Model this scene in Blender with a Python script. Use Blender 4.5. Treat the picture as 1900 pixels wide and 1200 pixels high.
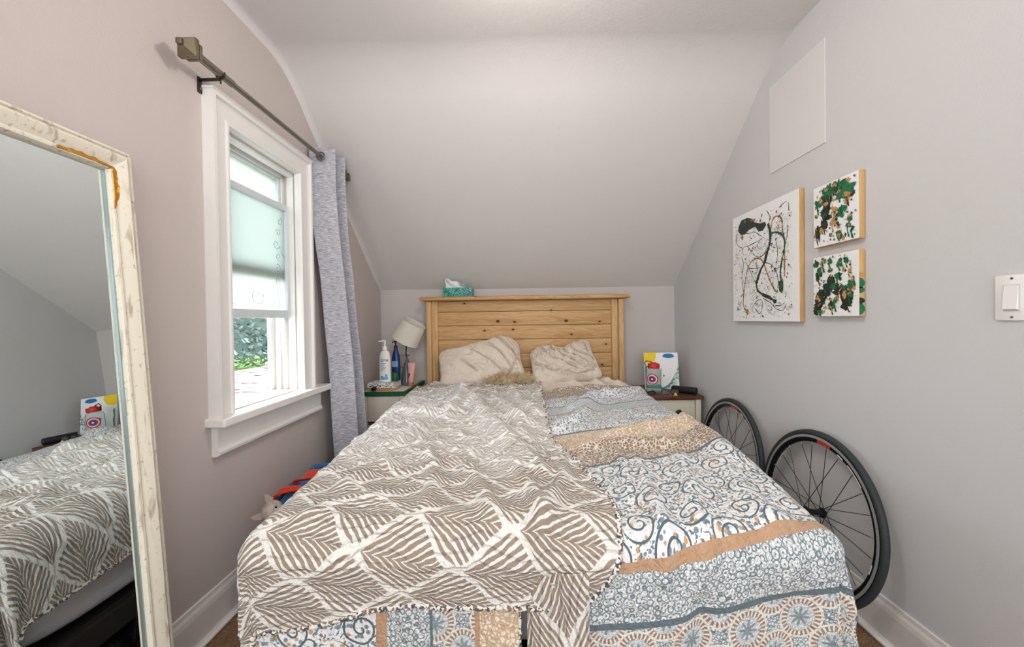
import bpy, bmesh, math, random
import numpy as np
from mathutils import Vector, Matrix, Euler
random.seed(7); np.random.seed(7)
S = bpy.context.scene
for o in list(bpy.data.objects): bpy.data.objects.remove(o)
COL = S.collection
PI = math.pi

# ------------------------------------------------------------------ camera, sky, lights, exposure
cd = bpy.data.cameras.new('camera'); cam = bpy.data.objects.new('camera', cd); COL.objects.link(cam)
cd.sensor_width = 36.0; cd.lens = 36.0*735/1900; cd.clip_start = .01
cam.matrix_world = Matrix.Translation((0, 0, 1.15)) @ Matrix.Rotation(.0218, 4, 'Z') @ Matrix.Rotation(PI/2-.011, 4, 'X') @ Matrix.Rotation(-.014, 4, 'Z')
S.camera = cam
S.view_settings.view_transform = 'Standard'; S.view_settings.look = 'None'
S.view_settings.gamma = 1; S.view_settings.use_curve_mapping = False
S.view_settings.exposure = 0.18
w = bpy.data.worlds.new('World'); S.world = w; w.use_nodes = True
bg = w.node_tree.nodes['Background']; bg.inputs[0].default_value = (.82, .91, 1.0, 1); bg.inputs[1].default_value = 9.0
def area(name, loc, rot, sx, sy, power, col):
    l = bpy.data.lights.new(name, 'AREA'); l.shape = 'RECTANGLE'; l.size = sx; l.size_y = sy; l.energy = power; l.color = col
    o = bpy.data.objects.new(name, l); COL.objects.link(o); o.location = loc; o.rotation_euler = rot; return o
# broad soft fill light added behind the camera; no window stands there
area('rear_fill_light', (.1, -1.5, 1.5), (PI/2, 0, 0), 2.2, 1.5, 50, (.96, .98, 1))
# ceiling lamp just above the frame
pl = bpy.data.lights.new('ceiling_bulb', 'POINT'); pl.energy = 15; pl.color = (1, .95, .89); pl.shadow_soft_size = .07
po = bpy.data.objects.new('ceiling_bulb', pl); COL.objects.link(po); po.location = (.05, 1.15, 2.27)
sl = bpy.data.lights.new('sun', 'SUN'); sl.energy = 2.0; sl.angle = .02; sl.color = (1, .95, .88)
so = bpy.data.objects.new('sun', sl); COL.objects.link(so); so.rotation_euler = Euler((math.radians(22), math.radians(-14), 0))

# ------------------------------------------------------------------ node expressions
class V:
    nt = None
    def __init__(s, x): s.x = x
    @staticmethod
    def m(op, *a, clamp=False):
        n = V.nt.nodes.new('ShaderNodeMath'); n.operation = op; n.use_clamp = clamp
        for i, q in enumerate(a):
            if isinstance(q, V): V.nt.links.new(q.x, n.inputs[i])
            else: n.inputs[i].default_value = float(q)
        return V(n.outputs[0])
    def __add__(s, o): return V.m('ADD', s, o)
    __radd__ = __add__
    def __sub__(s, o): return V.m('SUBTRACT', s, o)
    def __rsub__(s, o): return V.m('SUBTRACT', o, s)
    def __mul__(s, o): return V.m('MULTIPLY', s, o)
    __rmul__ = __mul__
    def __truediv__(s, o): return V.m('DIVIDE', s, o)
    def __neg__(s): return V.m('MULTIPLY', s, -1)
def fract(a): return V.m('FRACT', a)
def floor(a): return V.m('FLOOR', a)
def sin(a): return V.m('SINE', a)
def cos(a): return V.m('COSINE', a)
def vabs(a): return V.m('ABSOLUTE', a)
def vmin(a, b): return V.m('MINIMUM', a, b)
def vmax(a, b): return V.m('MAXIMUM', a, b)
def gt(a, b): return V.m('GREATER_THAN', a, b)
def lt(a, b): return V.m('LESS_THAN', a, b)
def vpow(a, b): return V.m('POWER', a, b)
def sqrt(a): return V.m('SQRT', a)
def atan2(a, b): return V.m('ARCTAN2', a, b)
def modulo(a, b): return V.m('FLOORED_MODULO', a, b)
def ss(a, lo, hi):          # linear step from lo to hi, clamped
    return V.m('MULTIPLY', V.m('SUBTRACT', a, lo), 1.0/(hi-lo), clamp=False) if False else V.m('ADD', V.m('MULTIPLY', a, 1.0/(hi-lo)), -lo/(hi-lo), clamp=True)
def hexc(h):
    h = h.lstrip('#'); v = [int(h[i:i+2], 16)/255 for i in (0, 2, 4)]
    return tuple((c/12.92 if c <= .04045 else ((c+.055)/1.055)**2.4) for c in v) + (1,)
class Mt:
    """material builder"""
    def __init__(s, name, col=(.5, .5, .5, 1), rough=.6, metal=0, **kw):
        s.m = bpy.data.materials.new(name); s.m.use_nodes = True; s.nt = s.m.node_tree; V.nt = s.nt
        s.b = s.nt.nodes['Principled BSDF']
        if isinstance(col, str): col = hexc(col)
        s.b.inputs['Base Color'].default_value = col; s.b.inputs['Roughness'].default_value = rough; s.b.inputs['Metallic'].default_value = metal
        s.b.inputs['Specular IOR Level'].default_value = kw.get('spec', .35)
        s.col0 = col
    def coord(s, kind='Object'):
        n = s.nt.nodes.new('ShaderNodeTexCoord'); return V(n.outputs[kind])
    def xyz(s, v):
        n = s.nt.nodes.new('ShaderNodeSeparateXYZ'); s.nt.links.new(v.x, n.inputs[0]); return [V(n.outputs[i]) for i in range(3)]
    def vec(s, a, b, c=0):
        n = s.nt.nodes.new('ShaderNodeCombineXYZ')
        for i, q in enumerate((a, b, c)):
            if isinstance(q, V): s.nt.links.new(q.x, n.inputs[i])
            else: n.inputs[i].default_value = q
        return V(n.outputs[0])
    def scale(s, v, sc):
        n = s.nt.nodes.new('ShaderNodeVectorMath'); n.operation = 'MULTIPLY'; s.nt.links.new(v.x, n.inputs[0]); n.inputs[1].default_value = sc; return V(n.outputs[0])
    def vadd(s, v, u):
        n = s.nt.nodes.new('ShaderNodeVectorMath'); n.operation = 'ADD'; s.nt.links.new(v.x, n.inputs[0]); s.nt.links.new(u.x, n.inputs[1]); return V(n.outputs[0])
    def noise(s, v, scale=5, detail=3, dist=0, rough=.5, color=False):
        n = s.nt.nodes.new('ShaderNodeTexNoise'); s.nt.links.new(v.x, n.inputs['Vector'])
        n.inputs['Scale'].default_value = scale; n.inputs['Detail'].default_value = detail; n.inputs['Distortion'].default_value = dist; n.inputs['Roughness'].default_value = rough
        return V(n.outputs[1 if color else 0])
    def voro(s, v, scale=5, feature='F1', rand=1, out=0):
        n = s.nt.nodes.new('ShaderNodeTexVoronoi'); n.feature = feature; s.nt.links.new(v.x, n.inputs['Vector'])
        n.inputs['Scale'].default_value = scale; n.inputs['Randomness'].default_value = rand
        return V(n.outputs[out])
    def mix(s, f, a, b):
        n = s.nt.nodes.new('ShaderNodeMix'); n.data_type = 'RGBA'; n.clamp_factor = True
        if isinstance(f, V): s.nt.links.new(f.x, n.inputs[0])
        else: n.inputs[0].default_value = f
        for i, q in ((6, a), (7, b)):
            if isinstance(q, V): s.nt.links.new(q.x, n.inputs[i])
            else:
                if isinstance(q, str): q = hexc(q)
                n.inputs[i].default_value = q
        return V(n.outputs[2])
    def color(s, v): s.nt.links.new(v.x, s.b.inputs['Base Color']); return s
    def rough(s, v): s.nt.links.new(v.x, s.b.inputs['Roughness']); return s
    def bump(s, h, dist=.002, strength=1.0):
        n = s.nt.nodes.new('ShaderNodeBump'); n.inputs['Distance'].default_value = dist; n.inputs['Strength'].default_value = strength
        s.nt.links.new(h.x, n.inputs['Height']); s.nt.links.new(n.outputs[0], s.b.inputs['Normal']); return s
def plain(name, col, rough=.6, metal=0, mott=.06, sc=30, bump=.0004, **kw):
    m = Mt(name, col, rough, metal, **kw); c = m.coord()
    n = m.noise(c, sc, 4); b = hexc(col) if isinstance(col, str) else col
    d = tuple(max(0, q*(1-mott)) for q in b[:3])+(1,); e = tuple(min(1, q*(1+mott)) for q in b[:3])+(1,)
    m.color(m.mix(n, d, e))
    if bump: m.bump(n, bump)
    return m.m

# ------------------------------------------------------------------ mesh helpers
class MB:
    def __init__(s): s.v = []; s.f = []; s.mi = []; s.uv = None
    def add(s, vs, fs, mi=0):
        k = len(s.v); s.v += [tuple(map(float, p)) for p in vs]; s.f += [tuple(i+k for i in f) for f in fs]; s.mi += [mi]*len(fs); return s
    def box(s, x0, x1, y0, y1, z0, z1, bev=0, mi=0, M=None):
        if bev <= 0:
            vs = [(x, y, z) for x in (x0, x1) for y in (y0, y1) for z in (z0, z1)]
            fs = [(0, 1, 3, 2), (4, 6, 7, 5), (0, 4, 5, 1), (2, 3, 7, 6), (0, 2, 6, 4), (1, 5, 7, 3)]
        else:
            bm = bmesh.new(); bmesh.ops.create_cube(bm, size=1)
            for v in bm.verts: v.co = Vector(((x0+x1)/2+v.co.x*(x1-x0), (y0+y1)/2+v.co.y*(y1-y0), (z0+z1)/2+v.co.z*(z1-z0)))
            bmesh.ops.bevel(bm, geom=bm.edges[:], offset=bev, segments=2, profile=.5, affect='EDGES')
            bm.verts.index_update(); vs = [tuple(v.co) for v in bm.verts]; fs = [tuple(v.index for v in f.verts) for f in bm.faces]; bm.free()
        if M is not None: vs = [tuple(M @ Vector(v)) for v in vs]
        return s.add(vs, fs, mi)
    def tube(s, pts, r, n=8, mi=0, cap=True, closed=False):
        pts = [Vector(p) for p in pts]; N = len(pts); rs = r if hasattr(r, '__len__') else [r]*N
        vs = []; fs = []; up = None
        for i, p in enumerate(pts):
            if closed: t = (pts[(i+1) % N]-pts[i-1]).normalized()
            else: t = (pts[min(i+1, N-1)]-pts[max(i-1, 0)]).normalized()
            if up is None:
                up = t.orthogonal().normalized()
            else:
                up = (up - t*up.dot(t)); up = up.normalized() if up.length > 1e-6 else t.orthogonal().normalized()
            q = t.cross(up)
            for k in range(n):
                a = 2*PI*k/n; vs.append(p+(up*math.cos(a)+q*math.sin(a))*rs[i])
        for i in range(N if closed else N-1):
            j = (i+1) % N
            for k in range(n): fs.append((i*n+k, i*n+(k+1) % n, j*n+(k+1) % n, j*n+k))
        if cap and not closed: fs.append(tuple(range(n))[::-1]); fs.append(tuple((N-1)*n+k for k in range(n)))
        return s.add(vs, fs, mi)
    def lathe(s, prof, n=24, M=None, mi=0, sx=1, sy=1):
        vs = []; fs = []
        for r, z in prof:
            for k in range(n): a = 2*PI*k/n; vs.append(Vector((r*math.cos(a)*sx, r*math.sin(a)*sy, z)))
        for i in range(len(prof)-1):
            for k in range(n): fs.append((i*n+k, i*n+(k+1) % n, (i+1)*n+(k+1) % n, (i+1)*n+k))
        fs.append(tuple(range(n))[::-1]); fs.append(tuple((len(prof)-1)*n+k for k in range(n)))
        if M is not None: vs = [M @ v for v in vs]
        return s.add(vs, fs, mi)
    def prism(s, poly, fn, d0, d1, mi=0):
        """poly: 2d outline, fn(a,b,d)->xyz"""
        n = len(poly); vs = [fn(a, b, d0) for a, b in poly]+[fn(a, b, d1) for a, b in poly]
        fs = [tuple(range(n))[::-1], tuple(range(n, 2*n))]+[(i, (i+1) % n, n+(i+1) % n, n+i) for i in range(n)]
        return s.add(vs, fs, mi)
    def grid(s, P, mi=0, wrap=False):
        m, n = P.shape[:2]; k = len(s.v); s.v += [tuple(p) for p in P.reshape(-1, 3).tolist()]
        for i in range(m-1):
            for j in range(n if wrap else n-1):
                j2 = (j+1) % n; s.f.append((k+i*n+j, k+i*n+j2, k+(i+1)*n+j2, k+(i+1)*n+j)); s.mi.append(mi)
        return s
    def build(s, name, mats, parent=None, smooth=None, fix=True):
        me = bpy.data.meshes.new(name); me.from_pydata(s.v, [], s.f)
        if not isinstance(mats, (list, tuple)): mats = [mats]
        for m in mats: me.materials.append(m)
        me.polygons.foreach_set('material_index', s.mi)
        if fix and len(s.v) < 40000:
            bm = bmesh.new(); bm.from_mesh(me); bmesh.ops.recalc_face_normals(bm, faces=bm.faces[:]); bm.to_mesh(me); bm.free()
        if smooth is not None:
            me.polygons.foreach_set('use_smooth', [True]*len(me.polygons))
            if smooth < 180: me.set_sharp_from_angle(angle=math.radians(smooth))
        me.update()
        o = bpy.data.objects.new(name, me); COL.objects.link(o)
        if parent is not None:
            o.parent = parent
            inv = Matrix.Identity(4); p = parent
            if p.type == 'EMPTY': inv = p.matrix_basis.inverted()
            o.matrix_parent_inverse = inv
        return o
def tag(o, label=None, cat=None, group=None, kind=None):
    if label: o['label'] = label
    if cat: o['category'] = cat
    if group: o['group'] = group
    if kind: o['kind'] = kind
    return o
def thing(name, loc, label, cat, group=None, rot=0):
    o = bpy.data.objects.new(name, None); COL.objects.link(o); o.empty_display_size = .1
    o.matrix_basis = Matrix.Translation(loc) @ Matrix.Rotation(rot, 4, 'Z'); tag(o, label, cat, group); return o
def part_label(o, l): o['label'] = l; return o
def copy_tree(o, parent=None):
    c = o.copy(); COL.objects.link(c)
    if parent is not None: c.parent = parent; c.matrix_parent_inverse = o.matrix_parent_inverse.copy()
    for ch in [q for q in bpy.data.objects if q.parent == o]: copy_tree(ch, c)
    return c
def sm(x, a, b): t = np.clip((x-a)/(b-a), 0, 1); return t*t*(3-2*t)
_perm = np.random.RandomState(3).rand(256, 256)
def vnoise(x, y, seed=0):
    x = np.asarray(x)+seed*17.31; y = np.asarray(y)+seed*9.77
    xi = np.floor(x).astype(int); yi = np.floor(y).astype(int); fx = x-xi; fy = y-yi
    fx = fx*fx*fx*(fx*(fx*6-15)+10); fy = fy*fy*fy*(fy*(fy*6-15)+10)
    g = lambda a, b: _perm[a % 256, b % 256]
    return (g(xi, yi)*(1-fx)*(1-fy)+g(xi+1, yi)*fx*(1-fy)+g(xi, yi+1)*(1-fx)*fy+g(xi+1, yi+1)*fx*fy)*2-1
def ridged(x, y, seed=0): return 1-np.abs(vnoise(x, y, seed))*2
def polydist(X, Y, pl):
    d = np.full(X.shape, 9.0); T = np.zeros(X.shape)
    for i in range(len(pl)-1):
        ax, ay = pl[i]; bx, by = pl[i+1]; vx, vy = bx-ax, by-ay; L = vx*vx+vy*vy+1e-9
        t = np.clip(((X-ax)*vx+(Y-ay)*vy)/L, 0, 1); dd = np.hypot(X-ax-t*vx, Y-ay-t*vy)
        T = np.where(dd < d, (i+t)/(len(pl)-1), T); d = np.minimum(d, dd)
    return d, T

# ------------------------------------------------------------------ materials
def wallpaint(name, base, seed=0):
    m = Mt(name, base, .62, spec=.25); c = m.coord(); n = m.noise(c, 2.2, 3); f = m.noise(c, 160, 2); g = m.noise(c, 14, 5)
    b = hexc(base); d = tuple(q*.955 for q in b[:3])+(1,)
    sc = m.noise(m.scale(c, (1, 1, 5)), 9, 6, 1.5)
    col = m.mix(n, d, b); col = m.mix(ss(g, .62, .74)*.22, col, tuple(q*.9 for q in b[:3])+(1,))
    m.color(col); m.bump(f*.5+g+n*3, .0011); return m.m
M_wall = wallpaint('greige_wall_paint', '#cabfba')
M_wall2 = wallpaint('greige_wall_paint_daylit', '#d2d2d3')  # same paint as the left wall; cooler, paler tint stands in for window light
M_ceil = wallpaint('ceiling_paint', '#dedad8')
M_trim = plain('white_trim_paint', '#e9e6e2', .32, mott=.03, bump=.0002)
M_trim2 = plain('base_trim_paint', '#dcd6d1', .35, mott=.04, bump=.0002)
def carpet():
    m = Mt('brown_carpet', '#8a6a50', .95); c = m.coord(); n = m.voro(c, 260); g = m.noise(c, 40, 3)
    m.color(m.mix(n*.6+g*.5, '#5d4330', '#b08d6b')); m.bump(n, .006); return m.m
M_carpet = carpet()
def wood(name, light, dark, axis='x', knots=None, sc=1.0, rough=.5):
    m = Mt(name, light, rough, spec=.3); c = m.coord()
    st = {'x': (.55, 8, 8), 'z': (8, 8, .55), 'y': (8, .55, 8)}[axis]
    cs = m.scale(c, st); n = m.noise(cs, 3.0*sc, 5, 1.2); fine = m.noise(m.scale(c, {'x': (2, 60, 60), 'z': (60, 60, 2), 'y': (60, 2, 60)}[axis]), 3, 4)
    rings = sin(n*46); g = n*.55+fine*.30+rings*.12
    X, Y, Z = m.xyz(c)
    kd = None
    if knots:
        for (kx, kz, kr) in knots:
            dx = (X-kx)*.72; dz = Z-kz; d = sqrt(dx*dx+dz*dz)+(fine-.5)*.004
            t = V.m('ADD', V.m('MULTIPLY', d, -1.0/(kr*.5)), 2.0, clamp=True)
            kd = t if kd is None else vmax(kd, t)
            halo = V.m('ADD', V.m('MULTIPLY', vabs(dx)*.25+vabs(dz), -1.0/(kr*1.6)), 1.0, clamp=True)
            g = g-halo*.5
    col = m.mix(ss(g, .25, .75), dark, light)
    if kd is not None: col = m.mix(kd, col, '#3a2112')
    m.color(col); m.bump(g, .0006); return m.m
KN = [(-.452, 1.282, .008), (.245, 1.219, .007), (-.183, 1.134, .014), (-.048, 1.128, .012), (.365, 1.131, .014), (.633, 1.122, .009), (-.293, 1.061, .010), (-.062, 1.067, .011), (.407, 1.021, .010), (.682, .94, .008), (.65, .775, .009)]
M_plank = wood('pine_plank', '#e0bd8e', '#c29560', 'x', KN)
M_post = wood('pine_post', '#e0c092', '#c39a66', 'z')
M_capw = wood('pine_cap', '#e2bd8c', '#bf9058', 'x', [(.09, 1.343, .012), (-.35, 1.33, .006)])
M_dwood = wood('dark_stained_wood', '#7a4a36', '#4a2a20', 'x', rough=.35)
M_nick = plain('brushed_nickel', '#8a857c', .33, .9, mott=.1, sc=80)
M_nick2 = plain('aged_nickel', '#847a68', .4, .85, mott=.12, sc=60)
M_black = plain('black_plastic', '#17181a', .35)
M_rubber = plain('tyre_rubber', '#34383a', .62, sc=120, mott=.2)
M_rim = plain('black_rim', '#16171a', .28, .3)
M_brake = plain('rim_brake_track', '#a3a7aa', .35, .3)
M_red = plain('red_decal', '#c4311f', .4)
M_white = plain('white_plastic', '#efeeea', .35, mott=.02)
M_cream = plain('cream_painted_wood', '#ddd0c2', .45, mott=.05)
M_cream2 = plain('ivory_painted_wood', '#dcd8c2', .45, mott=.05)
M_green = plain('green_painted_edge', '#0f5a38', .4)
M_darkin = plain('dark_cubby_wood', '#4a4c55', .6)

# ------------------------------------------------------------------ the room
XL, XR, YB, YN = -1.17, 1.27, 3.30, -1.60
def structure(o): o['kind'] = 'structure'; return o
structure(MB().box(XL-.1, XR+.1, YN-.1, YB+.1, -.1, 0).build('floor', M_carpet))
WY0, WY1, WZ0, WZ1 = 1.555, 2.075, .80, 1.935          # window opening
b = MB(); b.box(XL-.14, XL, YN, WY0, 0, 2.60).box(XL-.14, XL, WY1, YB, 0, 2.60).box(XL-.14, XL, WY0, WY1, 0, WZ0).box(XL-.14, XL, WY0, WY1, WZ1, 2.60)
structure(b.build('wall_left', M_wall))
structure(MB().box(XR, XR+.12, YN, YB, 0, 2.60).build('wall_right', M_wall2))
structure(MB().box(XL-.14, XR+.12, YB, YB+.12, 0, 2.60).build('wall_back', wallpaint('greige_wall_paint_back', '#ccc6c3')))
structure(MB().box(XL-.14, XR+.12, YN-.12, YN, 0, 2.60).build('wall_front', M_wall))
# ceiling: knee-wall slope, rounded crease, flat part
prof = []
K0 = (YB, 1.403); C0 = (1.985, 2.452)
def along(a, b, t): return (a[0]+(b[0]-a[0])*t, a[1]+(b[1]-a[1])*t)
prof.append(K0)
for t in np.linspace(.05, .9, 14): prof.append(along(K0, C0, t))
Pa = along(K0, C0, .9); Pb = C0; Pc = (C0[0]-.13, 2.462)
for t in np.linspace(.1, 1, 9): prof.append(((1-t)**2*Pa[0]+2*t*(1-t)*Pb[0]+t*t*Pc[0], (1-t)**2*Pa[1]+2*t*(1-t)*Pb[1]+t*t*Pc[1]))
prof += [(1.6, 2.464), (.5, 2.464), (-.6, 2.464), (YN, 2.464)]
nx = 22; xs = [XL+.0+.032*(1-math.cos(t)) for t in np.linspace(0, PI/2, 7)]+list(np.linspace(XL+.07, XR, nx))
dz = [.03*(1-math.sin(t)) for t in np.linspace(0, PI/2, 7)]+[0]*nx
P = np.array([[(x, y, z-d*(1 if y < 3.2 else .3)+.006*vnoise(x*1.7, y*1.7+z, 2)) for x, d in zip(xs, dz)] for y, z in prof])
b = MB().grid(P)
b.box(XL, XR, YN, YB, 2.56, 2.60)
ceil = structure(b.build('ceiling', M_ceil, smooth=50))

def baseboard(name, x, sgn, y0, y1):
    b = MB(); pr = [(0, 0), (.026, 0), (.026, .012), (.017, .022), (.016, .115), (.013, .13), (.008, .14), (.006, .153), (0, .155)]
    b.prism(pr, lambda a, z, d: (x+sgn*a, d, z), y0, y1); return structure(b.build(name, M_trim2))
baseboard('baseboard_left', XL, 1, YN, YB); baseboard('baseboard_right', XR, -1, YN, YB)
b = MB().box(XL+.026, XR-.026, YB-.016, YB, 0, .15, .004); structure(b.build('baseboard_back', M_trim2))
# quarter round at the carpet
structure(MB().tube([(XL+.028, YN+.02, .009), (XL+.028, YB-.03, .009)], .009, 8).build('trim_1', M_trim, smooth=60))
structure(MB().tube([(XR-.028, YN+.02, .009), (XR-.028, YB-.03, .009)], .009, 8).build('trim_2', M_trim, smooth=60))

# ------------------------------------------------------------------ window
win = bpy.data.objects.new('window_1', None); COL.objects.link(win); win.matrix_basis = Matrix.Translation((XL, 1.8, .8)); structure(win)
OY0, OY1, OZ1 = 1.450, 2.145, 2.02
cpr = [(0, 0), (0, .045), (.014, .045), (.020, .034), (.030, .030), (.078, .028), (.084, .034), (.093, .034), (.098, .026), (.098, 0)]
def sweep2(fa, fb, name):
    n = len(cpr); vs = [fa(a, d) for a, d in cpr]+[fb(a, d) for a, d in cpr]
    return MB().add(vs, [(k, (k+1) % n, n+(k+1) % n, n+k) for k in range(n)]+[tuple(range(n)), tuple(range(n, 2*n))]).build(name, M_trim, win)
sweep2(lambda a, d: (XL+d, OY0+a, .795), lambda a, d: (XL+d, OY0+a, OZ1-a), 'casing')
sweep2(lambda a, d: (XL+d, OY1-a, .795), lambda a, d: (XL+d, OY1-a, OZ1-a), 'casing')
sweep2(lambda a, d: (XL+d, OY0+a, OZ1-a), lambda a, d: (XL+d, OY1-a, OZ1-a), 'head_casing')
MB().prism([(0, 0), (.046, 0), (.052, .004), (.050, .008), (0, .010)], lambda a, z, y: (XL+a, y, OZ1+z), OY0-.004, OY1+.004).build('drip_cap', M_trim, win)
# stool and apron
b = MB().box(XL-.02, XL+.075, 1.432, 2.262, .762, .795, .006); b.box(XL-.14, XL-.015, WY0+.001, WY1-.001, .772, .797, 0); part_label(b.build('sill', M_trim, win), 'projecting white window stool')
MB().prism([(0, .008), (.024, .008), (.024, .095), (.032, .11), (.030, .122), (.018, .13), (0, .13)], lambda a, z, y: (XL+a, y, .762-z*.9), 1.462, 2.235).build('apron', M_trim, win)
# jamb liner with stop beads
b = MB(); t = .012
b.box(XL-.14, XL+.01, WY0, WY0+t, WZ0, WZ1).box(XL-.14, XL+.01, WY1-t, WY1, WZ0, WZ1).box(XL-.14, XL+.01, WY0+t, WY1-t, WZ1-t, WZ1)
for x0, x1, d in ((-.038, -.006, .020), (-.066, -.058, .030), (-.105, -.098, .030), (-.14, -.125, .045)):
    b.box(XL+x0, XL+x1, WY1-t-d, WY1-t, WZ0, WZ1-t, .002).box(XL+x0, XL+x1, WY0+t, WY0+t+d, WZ0, WZ1-t, .002).box(XL+x0, XL+x1, WY0+t+d, WY1-t-d, WZ1-t-d, WZ1-t, .002)
b.build('jamb', M_trim, win, smooth=40)
MB().box(XL-.100, XL-.088, WY1-.040, WY1-.028, .80, 1.02, .002).build('sash_stop', M_trim, win)
def pane_mat(name, tint):
    m = Mt(name, tint, .5); c = m.coord(); X, Y, Z = m.xyz(c); n = m.noise(c, 60, 4); cl = m.noise(c, 5, 2)
    curls = m.voro(c, 9, 'DISTANCE_TO_EDGE'); cc = m.mix(n, tint, '#cfd4d2')
    d = fract(m.voro(c, 7)*4.2+cl); line = V.m('MULTIPLY', lt(vabs(d-.5), .03), gt(cl, .52))
    edge = ss(vabs(Y-1.815), .15, .2)
    cc = m.mix(line*edge*.8, cc, '#5d8c96')
    nt = m.nt; tr = nt.nodes.new('ShaderNodeBsdfTranslucent'); nt.links.new(cc.x, tr.inputs[0])
    gl = nt.nodes.new('ShaderNodeBsdfGlossy'); gl.inputs['Roughness'].default_value = .25
    tp = nt.nodes.new('ShaderNodeBsdfTransparent'); tp.inputs[0].default_value = (.85, .93, .93, 1)
    mx = nt.nodes.new('ShaderNodeMixShader'); mx.inputs[0].default_value = .10; nt.links.new(tr.outputs[0], mx.inputs[1]); nt.links.new(tp.outputs[0], mx.inputs[2])
    m2 = nt.nodes.new('ShaderNodeMixShader'); m2.inputs[0].default_value = .05; nt.links.new(mx.outputs[0], m2.inputs[1]); nt.links.new(gl.outputs[0], m2.inputs[2])
    nt.links.new(m2.outputs[0], nt.nodes['Material Output'].inputs[0]); return m.m
M_pane = pane_mat('frosted_film_glass', '#d6d4d0')
M_sash = plain('sash_paint', '#d5dde0', .35, mott=.05)
M_curl = plain('etched_curl', '#6f9aa4', .5)
def sash(name, x, z0, z1, fr, label):
    y0, y1 = WY0+.015, WY1-.015
    b = MB(); d = .034
    b.box(x-d/2, x+d/2, y0, y0+fr, z0, z1, .004).box(x-d/2, x+d/2, y1-fr, y1, z0, z1, .004).box(x-d/2, x+d/2, y0+fr, y1-fr, z0, z0+fr*1.1, .004).box(x-d/2, x+d/2, y0+fr, y1-fr, z1-fr*.9, z1, .004)
    s_ = b.build(name, M_sash, win, smooth=40); part_label(s_, label)
    g = MB().box(x-.003, x+.003, y0+fr-.004, y1-fr+.004, z0+fr-.004, z1-fr*.9+.004).build('pane', M_pane, s_)
    return s_
ls = sash('sash', XL-.048, 1.172, 1.752, .036, 'lower sash raised half way with frosted curl-patterned glass')
us = sash('sash', XL-.084, 1.37, 1.918, .042, 'upper sash with frosted glass')
# curl ornaments on the raised pane
b = MB(); rnd = random.Random(2)
def curl(cy, cz, r, a0, turns, s=1):
    return [(XL-.0435, cy+s*r*(1-.75*t)*math.cos(a0+turns*2*PI*t), cz+r*(1-.75*t)*math.sin(a0+turns*2*PI*t)) for t in np.linspace(0, 1, 22)]
b.tube(curl(1.80, 1.275, .048, 0.2, -1.0), .0013, 5)
for k in range(8): b.tube(curl(1.985-rnd.random()*.03, 1.24+k*.06, .016+rnd.random()*.012, rnd.random()*6, 1.1, -1), .0011, 4)
for k in range(4): b.tube(curl(1.66+k*.09, 1.235+rnd.random()*.01, .014, rnd.random()*3, .6), .0010, 4)
tag(b.build('curl_pattern', M_curl, ls, smooth=180))

# ------------------------------------------------------------------ outdoors seen through the open half
M_leafd = plain('hedge_leaf', '#4a564c', .6, mott=.5, sc=3); M_leafl = plain('bright_leaf', '#4a6233', .5, mott=.3, sc=4)
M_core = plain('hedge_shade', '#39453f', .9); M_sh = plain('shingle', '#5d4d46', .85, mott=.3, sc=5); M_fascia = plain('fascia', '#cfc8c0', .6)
def leaves(n, fn, size, seed):
    r = np.random.RandomState(seed); b = MB(); vs = []; fs = []
    for i in range(n):
        c = fn(r); a = r.rand()*6.3; t = r.rand()*2-1; s_ = size*(.6+.8*r.rand())
        u = Vector((math.cos(a), math.sin(a), t*.8)).normalized(); v = u.cross(Vector((r.randn(), r.randn(), r.randn()))).normalized()
        k = len(vs); c = Vector(c); vs += [c-u*s_, c+v*s_*.45, c+u*s_, c-v*s_*.45]; fs.append((k, k+1, k+2, k+3))
    return b.add(vs, fs)
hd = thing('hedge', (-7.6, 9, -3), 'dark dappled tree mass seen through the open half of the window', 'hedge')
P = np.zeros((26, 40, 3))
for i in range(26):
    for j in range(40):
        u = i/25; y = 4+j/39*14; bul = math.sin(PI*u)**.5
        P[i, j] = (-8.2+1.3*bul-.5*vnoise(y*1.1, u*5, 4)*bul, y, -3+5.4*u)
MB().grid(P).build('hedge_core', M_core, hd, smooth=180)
def hf(r):
    y = 4+r.rand()*14; u = r.rand()
    return (-8.1+1.4*math.sin(PI*u)**.5+r.rand()*.25, y, -3+5.4*u)
tag(leaves(9000, hf, .09, 1).build('foliage', M_leafd, hd, fix=False), kind='stuff')
gb = thing('garden_bush', (-5.2, 7.3, -3), 'small bright green bush above the shingled porch roof outside', 'bush')
MB().tube([(-5.2, 7.3, -3), (-5.25, 7.35, -.5), (-5.2, 7.3, .15)], .04, 6).build('stem', M_core, gb)
tag(leaves(600, lambda r: (-5.2+r.randn()*.18, 7.3+r.randn()*.40, .28+abs(r.randn())*.07), .06, 5).build('foliage', M_leafl, gb, fix=False), kind='stuff')
rf = thing('porch_roof', (-2.6, 3.9, 0), 'reddish shingled porch roof just outside the open window', 'roof')
MB().prism([(-1.5, .50), (-4.6, .36), (-4.6, .24), (-1.5, .38)], lambda a, z, y: (a, y, z), 1.2, 8.0).build('roof_deck', M_fascia, rf)
b = MB(); r = random.Random(3)
for i in range(24):
    y = 1.2
    while y < 7.9:
        wd = .2+.16*r.random(); x = -1.5-i*.13; z = .502-i*.13*.0452; up = .006+.010*r.random()
        b.add([(x, y, z+.004), (x, y+wd-.01, z+.004), (x-.15, y+wd-.01, z-.0068+up), (x-.15, y, z-.0068+up), (x-.15, y+wd-.01, z-.009), (x-.15, y, z-.009)], [(0, 1, 2, 3), (3, 2, 4, 5)]); y += wd
tag(b.build('shingles', M_sh, rf), kind='stuff')
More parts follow.
